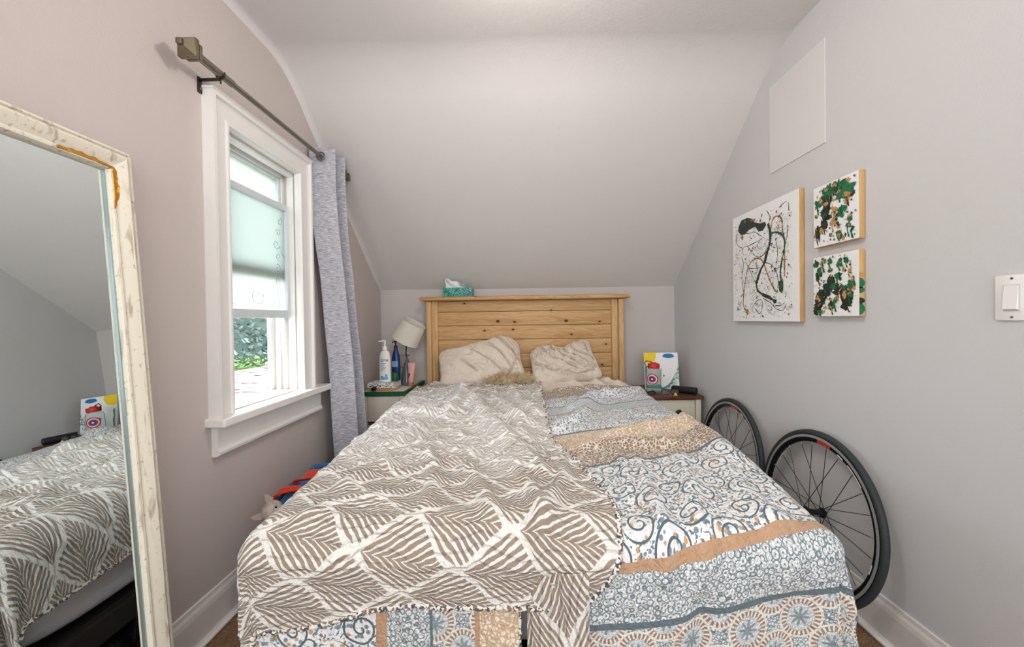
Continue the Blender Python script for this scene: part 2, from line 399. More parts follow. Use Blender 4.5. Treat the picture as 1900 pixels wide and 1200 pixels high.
structure(MB().box(-60, -1.4, -40, 60, -3.1, -3.0).build('ground', plain('lawn', '#6f7f4d', .9, mott=.3, sc=1)))

# ------------------------------------------------------------------ curtain rod and curtain
RX, RZ = -1.088, 2.062
rod = thing('curtain_rod', (RX, 1.9, RZ), 'brushed nickel curtain rod with square pyramid finials above the window', 'curtain rod')
MB().tube([(RX, 1.33, RZ), (RX, 1.50, RZ)], .0135, 16).build('outer_tube', M_nick, rod, smooth=40)
MB().tube([(RX, 1.48, RZ), (RX, 2.44, RZ)], .0105, 16).build('inner_tube', M_nick, rod, smooth=40)
def finial(y, s):
    h = .031; b = MB()
    b.box(RX-.024, RX+.024, min(y, y+s*.012), max(y, y+s*.012), RZ-.026, RZ+.026, .002)
    b.box(RX-.016, RX+.016, min(y+s*.012, y+s*.022), max(y+s*.012, y+s*.022), RZ-.018, RZ+.018, .001)
    b.box(RX-h, RX+h, min(y+s*.022, y+s*.040), max(y+s*.022, y+s*.040), RZ-h, RZ+h, .002)
    q = .011; yy = y+s*.040; y2 = y+s*.062
    vs = [(RX-h+.002, yy, RZ-h+.002), (RX+h-.002, yy, RZ-h+.002), (RX+h-.002, yy, RZ+h-.002), (RX-h+.002, yy, RZ+h-.002), (RX-q, y2, RZ-q), (RX+q, y2, RZ-q), (RX+q, y2, RZ+q), (RX-q, y2, RZ+q)]
    b.add(vs, [(0, 1, 5, 4), (1, 2, 6, 5), (2, 3, 7, 6), (3, 0, 4, 7), (4, 5, 6, 7), (3, 2, 1, 0)])
    b.box(RX-.009, RX+.009, min(y2, y2+s*.01), max(y2, y2+s*.01), RZ-.009, RZ+.009, .002)
    b.build('finial', M_nick2, rod, smooth=30)
finial(1.33, -1); finial(2.44, 1)
def bracket(y):
    b = MB(); b.box(XL+.001, XL+.005, y-.009, y+.009, RZ-.065, RZ-.008, .001); b.box(XL+.001, RX-.003, y-.008, y+.008, RZ-.02, RZ-.0155, .001)
    b.tube([(RX+.017*math.cos(a), y, RZ+.017*math.sin(a)) for a in np.linspace(-PI*1.05, PI*.12, 12)], .0028, 6)
    b.tube([(RX, y, RZ-.014), (RX, y, RZ-.034)], .003, 6)
    br = b.build('bracket', M_black if False else plain('dark_bracket', '#3d3833', .4, .7), rod, smooth=40)
    MB().lathe([(.004, 0), (.004, .002), (.002, .003)], 10, Matrix.Translation((XL+.005, y, RZ-.05)) @ Matrix.Rotation(PI/2, 4, 'Y')).build('screw', M_nick, br)
bracket(1.44); bracket(2.43)
def fabric(name, c1, c2, sx=120, sz=700, bump=.0006, mixsc=3):
    m = Mt(name, c1, .85, spec=.15); c = m.coord(); n = m.noise(m.scale(c, (sx, sx, sz)), 1, 4); g = m.noise(c, mixsc, 3)
    m.b.inputs['Sheen Weight'].default_value = .2
    m.color(m.mix(ss(n, .3, .7), c2, c1)); m.bump(n, bump); return m.m
M_curt = fabric('heather_grey_linen', '#d4d3d9', '#85858f', 45, 330)
ct = thing('curtain', (-1.08, 2.28, .1), 'heather grey grommet curtain bunched at the far side of the window', 'curtain')
nz, ns = 110, 150; P = np.zeros((nz, ns, 3))
for i in range(nz):
    t = i/(nz-1); z = 2.118-t*(2.118-.06)
    k = t**1.2
    for j in range(ns):
        s_ = j/(ns-1); ph = s_*4.5*PI
        y = 2.158+.262*s_+.05*k*(s_-.25)+.105*sm(t, .05, .62); am = .064-.006*math.sin(3*t)+.006*vnoise(s_*6, t*4, 5)
        sh = .035*sm(t, .1, .7)+.035*sm(t, .5, 1)+.0*k
        co = math.cos(ph); co = math.copysign(abs(co)**.75, co)
        x = RX+sh-am*co+.006*vnoise(s_*9, t*7, 1)*t
        y += .016*math.sin(ph*1.0+.6)*(.4+k)+.006*vnoise(s_*5+3, t*10, 2)
        P[i, j] = (max(x, XL+.012), y, z)
cb = MB().grid(P); co_ = cb.build('fabric_panel', M_curt, ct, smooth=180)
so_ = co_.modifiers.new('Solidify', 'SOLIDIFY'); so_.thickness = .002
for y in (2.171, 2.232, 2.292, 2.350, 2.405):
    pts = [(RX+.021*math.cos(a), y-.004, RZ+.021*math.sin(a)) for a in np.linspace(0, 2*PI, 24, endpoint=False)]
    MB().tube(pts, .0042, 8, closed=True).build('grommet', M_nick2, ct, smooth=180)

# ------------------------------------------------------------------ mirror leaning on the left wall
mr = thing('floor_mirror', (-1.03, .8, 0), 'tall leaning mirror in distressed ivory wooden frame', 'mirror')
lean = math.atan2(.105, 1.62)
def mirM(x, y, z):   # local: x = out of glass, y along wall, z up the mirror
    bx, tx = -.998, -1.0
    return Matrix.Translation((-1.005, 1.10, 0)) @ Matrix.Rotation(.018, 4, 'Z') @ Matrix.Translation((0, -1.10, 0)) @ Matrix.Rotation(-lean, 4, 'Y')
MM = mirM(0, 0, 0); MY0, MY1, MH, FW = .48, 1.103, 1.632, .064
def dist_wood():
    m = Mt('distressed_ivory_frame', '#e3dccb', .6); c = m.coord(); X, Y, Z = m.xyz(c)
    n = m.noise(m.scale(c, (60, 60, 9)), 1, 6, .6); n2 = m.noise(c, 90, 4)
    col = m.mix(ss(n, .56, .72)*.75, '#e4ddcc', '#9c8c76')
    m.color(m.mix(ss(n2, .62, .7)*.5, col, '#8c7d68')); m.bump(n2, .0008); return m.m
M_dist = dist_wood(); M_gold = plain('torn_gold_foil', '#c08a2e', .3, .6, mott=.4, sc=90, bump=.002)
frp = [(0, -.012), (0, .012), (.004, .018), (.009, .019), (.012, .013), (.016, .021), (.024, .026), (.036, .022), (.050, .012), (.056, .016), (.061, .015), (.064, .006), (.064, -.012)]
def rail(y0, z0, y1, z1, iy0, iz0, iy1, iz1, name='frame_rail'):
    b = MB(); n = len(frp); vs = []
    for (oy, oz, iy, iz) in ((y0, z0, iy0, iz0), (y1, z1, iy1, iz1)):
        for a, d in frp: t = a/.064; vs.append(MM @ Vector((d, oy+(iy-oy)*t, oz+(iz-oz)*t)))
    fs = [(i, (i+1) % n, n+(i+1) % n, n+i) for i in range(n)]+[tuple(range(n)), tuple(range(n, 2*n))]
    return b.add(vs, fs).build(name, M_dist, mr, smooth=25)
rail(MY1, 0, MY1, MH, MY1-FW, FW, MY1-FW, MH-FW, 'frame_stile'); rail(MY0, 0, MY0, MH, MY0+FW, FW, MY0+FW, MH-FW, 'frame_stile')
rail(MY0, MH, MY1, MH, MY0+FW, MH-FW, MY1-FW, MH-FW); rail(MY0, 0, MY1, 0, MY0+FW, FW, MY1-FW, FW)
mg = Mt('mirror_glass', (.80, .86, .86, 1), .0, 1.0)
MB().box(-.010, -.002, MY0+FW-.006, MY1-FW+.006, FW-.006, MH-FW+.006, M=MM).build('glass', mg.m, mr)
b = MB(); b.box(-.002, .003, MY1-FW-.0035, MY1-FW, FW-.006, MH-FW+.006, M=MM).box(-.002, .003, MY0+FW, MY1-FW, MH-FW, MH-FW+.006, M=MM)
part_label(b.build('bevel_strip', plain('bevelled_glass_edge', '#a3b4b4', .15, .6), mr), 'greenish bevelled glass edge')
r = random.Random(5)
pts = [(MY1-FW-.13, MH-FW+.001)]+[(MY1-FW-.13+i*.0125, MH-FW+.004+.012*math.sin(PI*i/12)**.5+r.random()*.004) for i in range(1, 11)]+[(MY1-FW+.008, MH-FW+.012), (MY1-FW+.016, MH-FW+.003)]
pts += [(MY1-FW+.014+r.random()*.004-(i*.001), MH-FW-.01*i) for i in range(1, 9)]+[(MY1-FW+.002, MH-FW-.1), (MY1-FW+.001, MH-FW-.0), ]
def frd(y, z):
    a = max(y-(MY1-FW), z-(MH-FW)); a = .064-max(0, a); 
    xs_ = [q[0] for q in frp[1:-1]]; ds_ = [q[1] for q in frp[1:-1]]; return float(np.interp(a, xs_, ds_))
b = MB()
strip = [(MY1-FW-.13+.0105*i, .003+.012*math.sin(PI*min(1, i/13))**.6+r.random()*.004) for i in range(14)]
P = np.array([[tuple(MM @ Vector((frd(y, MH-FW+h*q)+.0012, y, MH-FW+h*q+.0005))) for q in (0, .33, .66, 1)] for y, h in strip]); b.grid(P)
strip = [(MH-FW+.010-.0105*i, .004+.013*math.sin(PI*min(1, (i+2)/13))**.6+r.random()*.004) for i in range(12)]
P = np.array([[tuple(MM @ Vector((frd(MY1-FW+h*q, z)+.0014, MY1-FW+h*q+.0005, z))) for q in (0, .33, .66, 1)] for z, h in strip]); b.grid(P)
part_label(b.build('torn_corner', M_gold, mr, smooth=60), 'peeled golden patch in the top corner of the frame')

# ------------------------------------------------------------------ right wall: panel, canvases, switch
M_patch = plain('paint_patch', '#dddada', .6, mott=.02, sc=4)
b = MB().box(XR-.004, XR-.0002, 1.671, 2.034, 1.861, 2.291, .001)
o = b.build('access_panel', M_patch); tag(o, 'plain pale square panel flush on the right wall under the slope', 'panel')
BIG_k = [[(2.015, 1.61), (1.998, 1.556), (2.005, 1.501), (2.028, 1.462), (2.046, 1.421), (2.077, 1.388), (2.099, 1.353), (2.116, 1.317), (2.103, 1.282), (2.06, 1.257), (2.007, 1.24), (1.968, 1.22)]]
BIG_g = [[(2.204, 1.175), (2.239, 1.208), (2.233, 1.288), (2.216, 1.35), (2.194, 1.41), (2.153, 1.444), (2.108, 1.451), (2.064, 1.431), (2.035, 1.383), (2.001, 1.321), (1.968, 1.276), (1.946, 1.261)], [(1.992, 1.576), (1.986, 1.61), (1.964, 1.629), (1.926, 1.623), (1.909, 1.598), (1.906, 1.557), (1.896, 1.507), (1.892, 1.439), (1.895, 1.332)]]
BIG_d = [[(1.987, 1.557), (1.943, 1.551), (1.911, 1.531), (1.891, 1.5), (1.897, 1.453), (1.913, 1.408), (1.924, 1.355), (1.916, 1.313)]]
BIG_t = [[(2.026, 1.678), (2.003, 1.643), (2.011, 1.609)], [(2.249, 1.498), (2.235, 1.527), (2.199, 1.529), (2.166, 1.5), (2.133, 1.471), (2.095, 1.454)], [(2.187, 1.41), (2.134, 1.401), (2.083, 1.398)], [(2.199, 1.529), (2.119, 1.537), (2.063, 1.545)], [(2.064, 1.423), (2.0, 1.406), (1.956, 1.366), (1.94, 1.316), (1.946, 1.281)], [(2.136, 1.212), (2.098, 1.233), (2.067, 1.221), (2.074, 1.173), (2.099, 1.162), (2.13, 1.189)], [(2.061, 1.239), (2.002, 1.214), (1.958, 1.184), (1.915, 1.173), (1.884, 1.196)], [(1.87, 1.569), (1.876, 1.517), (1.892, 1.466)], [(2.214, 1.445), (2.167, 1.384), (2.122, 1.318)], [(1.931, 1.666), (1.9, 1.677), (1.874, 1.68)], [(1.864, 1.673), (1.86, 1.632)], [(2.299, 1.621), (2.308, 1.573), (2.278, 1.543), (2.242, 1.529)], [(2.095, 1.454), (2.046, 1.464), (2.016, 1.503)], [(2.25, 1.482), (2.236, 1.432), (2.251, 1.369), (2.238, 1.288)], [(1.958, 1.198), (1.925, 1.197), (1.894, 1.21)], [(1.949, 1.504), (1.944, 1.448), (1.955, 1.394)], [(2.121, 1.431), (2.108, 1.384), (2.134, 1.372)], [(2.284, 1.634), (2.198, 1.599), (2.132, 1.593), (2.069, 1.557)]]
BIG_B = [(2.283, 1.683), (2.254, 1.712), (2.197, 1.713), (2.15, 1.696), (2.131, 1.672), (2.08, 1.655), (2.038, 1.652), (2.03, 1.635), (2.056, 1.613), (2.093, 1.614), (2.124, 1.648), (2.184, 1.643), (2.219, 1.627), (2.262, 1.633), (2.287, 1.659)]
BIG_G = [(1.94, 1.316), (1.903, 1.315), (1.902, 1.278), (1.914, 1.255), (1.933, 1.267)]
BIG_B = [(y, z-.028) for y, z in BIG_B]
UP = {'K': [(1.53, 1.607, 0.022), (1.628, 1.621, 0.022), (1.636, 1.595, 0.019), (1.64, 1.555, 0.019), (1.648, 1.522, 0.019), (1.675, 1.493, 0.018), (1.687, 1.484, 0.013), (1.556, 1.644, 0.018)], 'N': [(1.546, 1.635, 0.032), (1.57, 1.632, 0.029), (1.602, 1.650, 0.022), (1.635, 1.647, 0.019), (1.557, 1.55, 0.018), (1.614, 1.468, 0.006), (1.571, 1.459, 0.016), (1.52, 1.513, 0.009), (1.680, 1.609, 0.013), (1.53, 1.488, 0.008), (1.511, 1.473, 0.008)], 'O': [(1.602, 1.636, 0.014), (1.659, 1.625, 0.014), (1.667, 1.606, 0.011), (1.595, 1.566, 0.016), (1.592, 1.537, 0.014), (1.603, 1.517, 0.013), (1.578, 1.5, 0.011), (1.691, 1.565, 0.009), (1.529, 1.656, 0.011), (1.533, 1.581, 0.011), (1.547, 1.448, 0.01), (1.524, 1.525, 0.008)]}
LO = {'K': [(1.612, 1.273, 0.022), (1.638, 1.252, 0.022), (1.661, 1.23, 0.022), (1.677, 1.201, 0.024), (1.684, 1.165, 0.019), (1.58, 1.253, 0.019), (1.545, 1.223, 0.026), (1.532, 1.195, 0.02), (1.559, 1.235, 0.019), (1.677, 1.308, 0.014)], 'N': [(1.690, 1.361, 0.012), (1.653, 1.37, 0.011), (1.619, 1.365, 0.01), (1.572, 1.353, 0.014), (1.538, 1.359, 0.01), (1.579, 1.298, 0.014), (1.538, 1.244, 0.016), (1.515, 1.261, 0.016), (1.609, 1.186, 0.014), (1.591, 1.209, 0.01), (1.673, 1.332, 0.013), (1.519, 1.216, 0.009)], 'O': [(1.661, 1.354, 0.01), (1.615, 1.33, 0.011), (1.619, 1.302, 0.009), (1.548, 1.325, 0.009), (1.525, 1.322, 0.009), (1.58, 1.247, 0.01), (1.693, 1.223, 0.008), (1.646, 1.17, 0.011), (1.519, 1.237, 0.01), (1.509, 1.29, 0.006), (1.612, 1.207, 0.009)]}
M_canv = plain('white_canvas', '#f2f3f4', .7, mott=.02, sc=300, bump=.0003)
M_edge = wood('gold_painted_edge', '#dcb684', '#c39a60', 'z')
M_pk = plain('black_green_paint', '#26332d', .3); M_pg = plain('ochre_paint', '#a9783a', .35, mott=.2); M_pd = plain('dark_green_paint', '#245a3a', .3, mott=.3); M_pn = plain('emerald_paint', '#1c6f49', .3, mott=.35); M_po = plain('amber_paint', '#c49056', .35, mott=.25)
def canvas(name, y0, y1, z0, z1, depth, label, group):
    t = thing(name, (XR, (y0+y1)/2, z0), label, 'painting', group)
    x1 = XR-.002; x0 = XR-depth
    MB().box(x0, x1, y0, y1, z0, z1, .002).build('stretcher', M_edge, t, smooth=40)
    MB().box(x0-.0012, x0, y0+.0012, y1-.0012, z0+.0012, z1-.0012).build('canvas', M_canv, t)
    return t, x0-.0012
def ribbon(b, pts, w, x, mi, rnd, taper=False):
    P = [Vector((0, p[0], p[1])) for p in pts]; out = []
    for i in range(len(P)-1):      # catmull-rom
        p0 = P[max(i-1, 0)]; p1 = P[i]; p2 = P[i+1]; p3 = P[min(i+2, len(P)-1)]
        for t in np.linspace(0, 1, 6, endpoint=False):
            out.append(.5*((2*p1)+(p2-p0)*t+(2*p0-5*p1+4*p2-p3)*t*t+(3*p1-p0-3*p2+p3)*t**3))
    out.append(P[-1]); vs = []; fs = []
    for i, p in enumerate(out):
        t = (out[min(i+1, len(out)-1)]-out[max(i-1, 0)]).normalized(); q = Vector((0, -t.z, t.y)); ww = w*(.55+.9*abs(vnoise(i*.35, w*900, mi+3)))
        vs += [(x, p.y+q.y*ww, p.z+q.z*ww), (x, p.y-q.y*ww, p.z-q.z*ww)]
        if i: k = 2*i; fs.append((k-2, k-1, k+1, k))
    b.add(vs, fs, mi)
def blob(b, y, z, r, x, mi, rnd, n=11, irr=.35):
    ph = rnd.random()*9; el = .7+.6*rnd.random()
    b.add([(x, y+r*math.cos(a)*el*(1+irr*vnoise(ph+2*math.cos(a), 2*math.sin(a)+ph)), z+r*math.sin(a)/el*(1+irr*vnoise(ph+5+2*math.cos(a), 2*math.sin(a)))) for a in np.linspace(0, 2*PI, n, endpoint=False)], [tuple(range(n))], mi)
t, x = canvas('abstract_painting', 1.795, 2.345, 1.120, 1.716, .024, 'large white canvas splattered with thin black, green and ochre drips', None)
rnd = random.Random(11); b = MB(); lay = [x-.0002]
def nx_(): lay[0] -= .000012; return lay[0]
for l in BIG_t: ribbon(b, l, .0018, nx_(), 0, rnd)
for l in BIG_g: ribbon(b, l, .0045, nx_(), 1, rnd)
for l in BIG_d: ribbon(b, l, .006, nx_(), 2, rnd)
for l in BIG_k: ribbon(b, l, .0085, nx_(), 0, rnd)
b.add([(nx_(), y, z) for y, z in BIG_B], [tuple(range(len(BIG_B)))], 0); b.add([(nx_(), y, z) for y, z in BIG_G], [tuple(range(len(BIG_G)))], 2)
for i in range(6): blob(b, 2.05+.17*rnd.random(), 1.64+.03*rnd.random(), .007, nx_(), 1, rnd)
blob(b, 2.20, 1.172, .013, nx_(), 1, rnd); blob(b, 2.245, 1.588, .012, nx_(), 1, rnd); blob(b, 1.965, 1.217, .012, nx_(), 0, rnd)
for i in range(620):
    y = 1.83+.49*rnd.random(); z = 1.14+.53*rnd.random()
    if rnd.random() < .25: y = 1.9+rnd.random()*.1
    blob(b, y, z, .0012+.004*rnd.random()**3, nx_(), rnd.choice([0, 0, 0, 2, 1]), rnd, 7)
for i in range(150):
    y = 1.85+.45*rnd.random(); z = 1.16+.48*rnd.random(); a = rnd.random()*6.3; L = .01+.02*rnd.random()
    ribbon(b, [(y, z), (y+L*math.cos(a), z+L*math.sin(a)), (y+L*1.6*math.cos(a+.6), z+L*1.6*math.sin(a+.6))], .0009, nx_(), rnd.choice([0, 0, 2, 1]), rnd)
b.build('paint_splatter', [M_pk, M_pg, M_pd], t, fix=False)
for nm, (y0, y1, z0, z1), D, lab in (('U', (1.484, 1.708, 1.430, 1.681), UP, 'small green and amber splatter canvas, the upper one of the stacked pair'), ('L', (1.485, 1.711, 1.143, 1.390), LO, 'small green and amber splatter canvas, the lower one with paint over its edge')):
    t, x = canvas('abstract_painting', y0, y1, z0, z1, .024, lab, None); rnd = random.Random(4 if nm == 'U' else 9); b = MB(); lay = [x-.0002]
    def ins(y, z, r): return (min(max(y, y0+r+.002), y1-r-.002), min(max(z, z0+r+.002), z1-r-.002))
    for key, mi in (('K', 0), ('N', 1), ('O', 2), ('K', 0), ('N', 1)):
        for (y, z, r) in D[key]:
            for q in range(5):
                rr = r*(.35+.35*rnd.random()); yy, zz = ins(y+(rnd.random()-.5)*r*1.7, z+(rnd.random()-.5)*r*1.7, rr*1.35)
                m_ = mi if rnd.random() < .75 else rnd.choice([0, 1, 2])
                blob(b, yy, zz, rr, nx_(), m_, rnd, 14, .6)
            if rnd.random() < .6:
                yy, zz = ins(y, z, .02); ribbon(b, [(yy, zz), (yy+.004, zz-.014), (yy-.003, max(z0+.006, zz-.03-.02*rnd.random()))], .0028, nx_(), mi, rnd)
    for i in range(150):
        blob(b, y0+.008+(y1-y0-.016)*rnd.random(), z0+.008+(z1-z0-.016)*rnd.random(), .001+.004*rnd.random()**2, nx_(), rnd.choice([0, 1, 2, 0]), rnd, 7)
    b.build('paint_splatter', [M_pk, M_pn, M_po], t, fix=False)
    if nm == 'L':
        b = MB()
        for zz, h, mi in ((1.265, .02, 1), (1.24, .012, 1), (1.17, .022, 1), (1.295, .01, 2), (1.2, .012, 0)):
            b.add([(XR-.023+.019*a, y0-.0004, zz+h*c*(1-.4*a)) for a, c in ((0, -1), (.5, -1.1), (1, -.5), (1, .5), (.6, 1.1), (0, 1))], [(0, 1, 2, 3, 4, 5)], mi)
        b.build('edge_drips', [M_pk, M_pn, M_po], t, fix=False)
sw = thing('light_switch', (XR, 1.047, 1.187), 'white rocker light switch at the right edge of the right wall', 'light switch')
MB().box(XR-.0065, XR-.0003, 1.009, 1.084, 1.128, 1.246, .0025).build('wall_plate', M_white, sw, smooth=40)
MB().box(XR-.0085, XR-.006, 1.029, 1.064, 1.153, 1.221, .001).build('rocker_frame', plain('switch_gap', '#c9c9c6', .4), sw)
MB().prism([(.0075, 1.155), (.0140, 1.158), (.0095, 1.219), (.0075, 1.219)], lambda a, z, y: (XR-a, y, z), 1.0315, 1.0615).build('rocker', M_white, sw)
for z in (1.137, 1.237):
    s_ = MB().lathe([(.0033, 0), (.0033, .001), (.002, .0016)], 12, Matrix.Translation((XR-.0065, 1.0465, z)) @ Matrix.Rotation(-PI/2, 4, 'Y')).build('screw', M_nick, sw)

# ------------------------------------------------------------------ bed
M_rail = plain('dark_bed_rail', '#2a2523', .45)
bed = thing('wooden_bed', (.035, 2.1, 0), 'pine bed with a knotty plank headboard and dark side rails', 'bed')
zb = [.665, .759, .874, .988, 1.101, 1.214, 1.300]; zb[0] = .64
for i in range(6):
    MB().box(-.668, .728, 3.19, 3.212, zb[i]+.0015, zb[i+1]-.0015, .003).build('headboard_plank', M_plank, bed, smooth=40)
for x0, x1 in ((-.700, -.665), (.725, .760)): pass
MB().box(-.712, -.664, 3.165, 3.215, .60, 1.302, .004).build('headboard_stile', M_post, bed, smooth=40)
MB().box(.724, .772, 3.165, 3.215, .60, 1.302, .004).build('headboard_stile', M_post, bed, smooth=40)
for x in (-.732, .795):
    MB().box(x-.021, x+.021, 3.135, 3.225, 0, 1.302, .010).build('headboard_post', M_post, bed, smooth=40)
MB().box(-.798, .862, 3.10, 3.245, 1.303, 1.334, .012).build('headboard_cap', M_capw, bed, smooth=40)
MB().box(-.69, .76, 1.05, 3.13, .235, .266, .003).build('mattress_board', M_rail, bed)
MB().box(-.712, .772, 3.17, 3.205, .40, .60, .004).build('headboard_rail', M_post, bed)
MB().box(-.725, -.695, 1.00, 3.13, .195, .268, .004).build('side_rail', M_rail, bed); MB().box(.765, .795, 1.00, 3.13, .195, .268, .004).build('side_rail', M_rail, bed)
MB().box(-.725, .795, 1.0, 1.03, .195, .268, .004).build('foot_rail', M_rail, bed)
for x, y in ((-.70, 1.03), (.76, 1.03), (-.70, 2.1), (.76, 2.1)): MB().box(x-.02, x+.02, y, y+.05, 0, .21, .003).build('leg', M_rail, bed)
def sheetmat(name, c1, c2):
    m = Mt(name, c1, .85, spec=.1); c = m.coord(); n = m.noise(c, 14, 6, .8); f = m.noise(c, 400, 2); m.b.inputs['Sheen Weight'].default_value = .15
    m.color(m.mix(n, c2, c1)); m.bump(n*4+f*.3, .002); return m.m
M_sheet = sheetmat('cream_cotton', '#e4d8c9', '#d2c4b4'); M_mat = sheetmat('white_mattress_sheet', '#dcd6da', '#cfc8cc')
# mattress wrapped in its sheet
def superbox(x0, x1, y0, y1, z0, z1, e, nu=60, nv=30):
    P = np.zeros((nv, nu, 3))
    for i in range(nv):
        ph = -PI/2+PI*i/(nv-1)
        for j in range(nu):
            th = 2*PI*j/nu; c = lambda a: math.copysign(abs(math.cos(a))**e, math.cos(a)); s_ = lambda a: math.copysign(abs(math.sin(a))**e, math.sin(a))
            P[i, j] = ((x0+x1)/2+(x1-x0)/2*c(ph)*c(th), (y0+y1)/2+(y1-y0)/2*c(ph)*s_(th), (z0+z1)/2+(z1-z0)/2*s_(ph))
    return P
P = superbox(-.685, .765, 1.04, 3.12, .270, .565, .16, 90, 40)
o = MB().grid(P, wrap=True).build('mattress', M_mat, smooth=180); tag(o, 'thick mattress in a pale sheet, seen under the quilt in the mirror', 'mattress')

# height of the bed's top surface and the drape over its edges
def ztop(X, Y): return .600+.030*sm(Y, 1.0, 2.0)+.012*sm(Y, 2.3, 3.0)
def XLf(Y): return -.715-.07*sm(Y, 1.5, 2.6)
def XRf(Y): return .800+.055*sm(Y, 1.05, 1.5)-.03*sm(Y, 2.4, 3.0)
YF = .985
def drape(a, bb, off, wr, Yh=3.02, rr=.05, flare=.04, flute=.02, inset=0):
    Yr = Yh-bb; R = rr
    y0 = np.maximum(Yr, YF+R); xl = XLf(y0)+R; xr = XRf(y0)-R
    x0 = np.clip(a, xl, xr); ex = a-x0; ey = Yr-y0; d = np.hypot(ex, ey)+1e-9; nx_, ny_ = ex/d, ey/d
    Q = R*PI/2; dd = np.minimum(d, Q); rest = np.maximum(d-Q, 0)
    h = R*np.sin(dd/R)+flare*rest; dr = R*(1-np.cos(dd/R))+rest*.995
    ang = np.arctan2(ey, ex); corner = (np.abs(ex) > .01) & (np.abs(ey) > .01)
    cw = np.sin(np.clip(np.abs(2*np.minimum(np.abs(ang % (PI/2)), PI/2-np.abs(ang % (PI/2)))), 0, PI/2))
    fl = flute*np.sin(ang*11)*cw*np.minimum(rest/.1, 1.2)*corner
    tilt = np.clip(dd/Q, 0, 1)
    h = h+tilt*(off+wr)+fl
    z = ztop(x0, np.maximum(Yr, YF))+(1-tilt)*(off+wr)-dr
    return np.stack([x0+nx_*h, y0+ny_*h, z], -1)
FA = [([(-.413, 2.557), (-.274, 2.277), (-.16, 1.834), (-.019, 1.475), (.07, 1.275)], .042, .040), ([(-.196, 2.373), (-.062, 2.0), (.013, 1.65)], .03, .030), ([(-.663, 2.068), (-.492, 2.008), (-.33, 2.035)], .034, .022), ([(-.556, 1.221), (-.493, 1.327), (-.415, 1.374)], .022, .025), ([(-.606, 1.578), (-.519, 1.513), (-.462, 1.608), (-.426, 1.841)], .026, .024), ([(-.181, 1.323), (-.109, 1.125), (-.079, 1.033)], .022, .022), ([(-.584, 1.03), (-.52, 1.10), (-.40, 1.15)], .016, .024), ([(.136, 1.417), (.134, 1.233), (.071, 1.08), (.049, .99)], .026, .022), ([(-.097, 1.832), (.051, 1.785)], .025, .02), ([(-.332, 1.425), (-.281, 1.238), (-.264, 1.063)], .018, .02), ([(-.37, 2.505), (-.369, 2.28), (-.367, 1.933)], .03, .028), ([(-.063, 2.575), (.005, 2.138), (.082, 1.92)], .03, .025), ([(-.057, 1.42), (.03, 1.14), (.037, 1.0)], .02, .02), ([(-.6, 2.6), (-.35, 2.62), (-.1, 2.66)], .02, .05)]
FB = [([(.419, 1.467), (.384, 1.23), (.362, 1.03), (.339, .929)], .020, .022), ([(.585, 1.464), (.499, 1.19), (.428, .907)], .022, .026), ([(.80, 1.9), (.79, 1.649), (.76, 1.46)], .03, .05), ([(.273, 2.19), (.457, 2.50), (.80, 2.7)], .035, .035), ([(.145, 1.826), (.264, 1.95), (.45, 2.45)], .030, .035), ([(.38, 1.736), (.592, 1.813), (.80, 1.945)], .030, .040), ([(.361, 1.558), (.352, 1.363), (.313, 1.156)], .018, .02), ([(.704, 1.407), (.648, 1.119), (.636, .928)], .016, .03), ([(.25, 1.60), (.45, 1.62), (.70, 1.60)], .026, .03), ([(.25, 2.75), (.5, 2.8), (.75, 2.74)], .02, .03)]
def folds(X, Y, L):
    z = np.zeros(X.shape)
    for pl, h, wd in L:
        d, T = polydist(X, Y, pl); z += h*np.exp(-(d/wd)**2)*np.sin(np.clip(.15+.7*T, 0, 1)*PI)**.5
    return z
def wrA(a, bb):
    Y = 3.02-bb
    z = folds(a, Y, [(p_, h_*1.25, w_*1.25) for p_, h_, w_ in FA])
    wa = vnoise(a*4+1, Y*4, 1)*.5; amp = .30+.70*sm(Y, 1.1, 1.5)
    z += amp*(.008*np.maximum(ridged(a*4.5+wa, Y*6.5+wa, 2), 0)**2+.011*np.maximum(ridged(a*11+wa*2, Y*13-wa, 3), 0)**1.5+.008*np.maximum(ridged(a*24+wa*3, Y*30, 14), 0)**1.3+.006*vnoise(a*18, Y*22, 4))
    z += .003*vnoise(a*45, Y*60, 5)*amp+.0012*vnoise(a*70, Y*85, 15)+.012*vnoise(a*2.2, Y*2.2, 6)
    return z+.012
def wrB(a, bb):
    Y = 3.02-bb
    z = folds(a, Y, [(p_, h_*1.3, w_*1.15) for p_, h_, w_ in FB])
    wa = vnoise(a*3+4, Y*3, 7)*.5
    z += .010*np.maximum(ridged(a*4+wa, Y*4+wa, 8), 0)**2+.003*vnoise(a*14, Y*16, 9)+.0012*vnoise(a*50, Y*55, 10)+.010*vnoise(a*2.0, Y*2.0, 6)
    # hanging folds on the foot side
    hang = sm(Y, .98, .86)
    z += hang*(.012*np.sin(a*19+1.2*np.sin(a*7))+.012*vnoise(a*6, Y*1.5, 12)-.022*np.exp(-((a-.43)/.03)**2))
    return z+.002
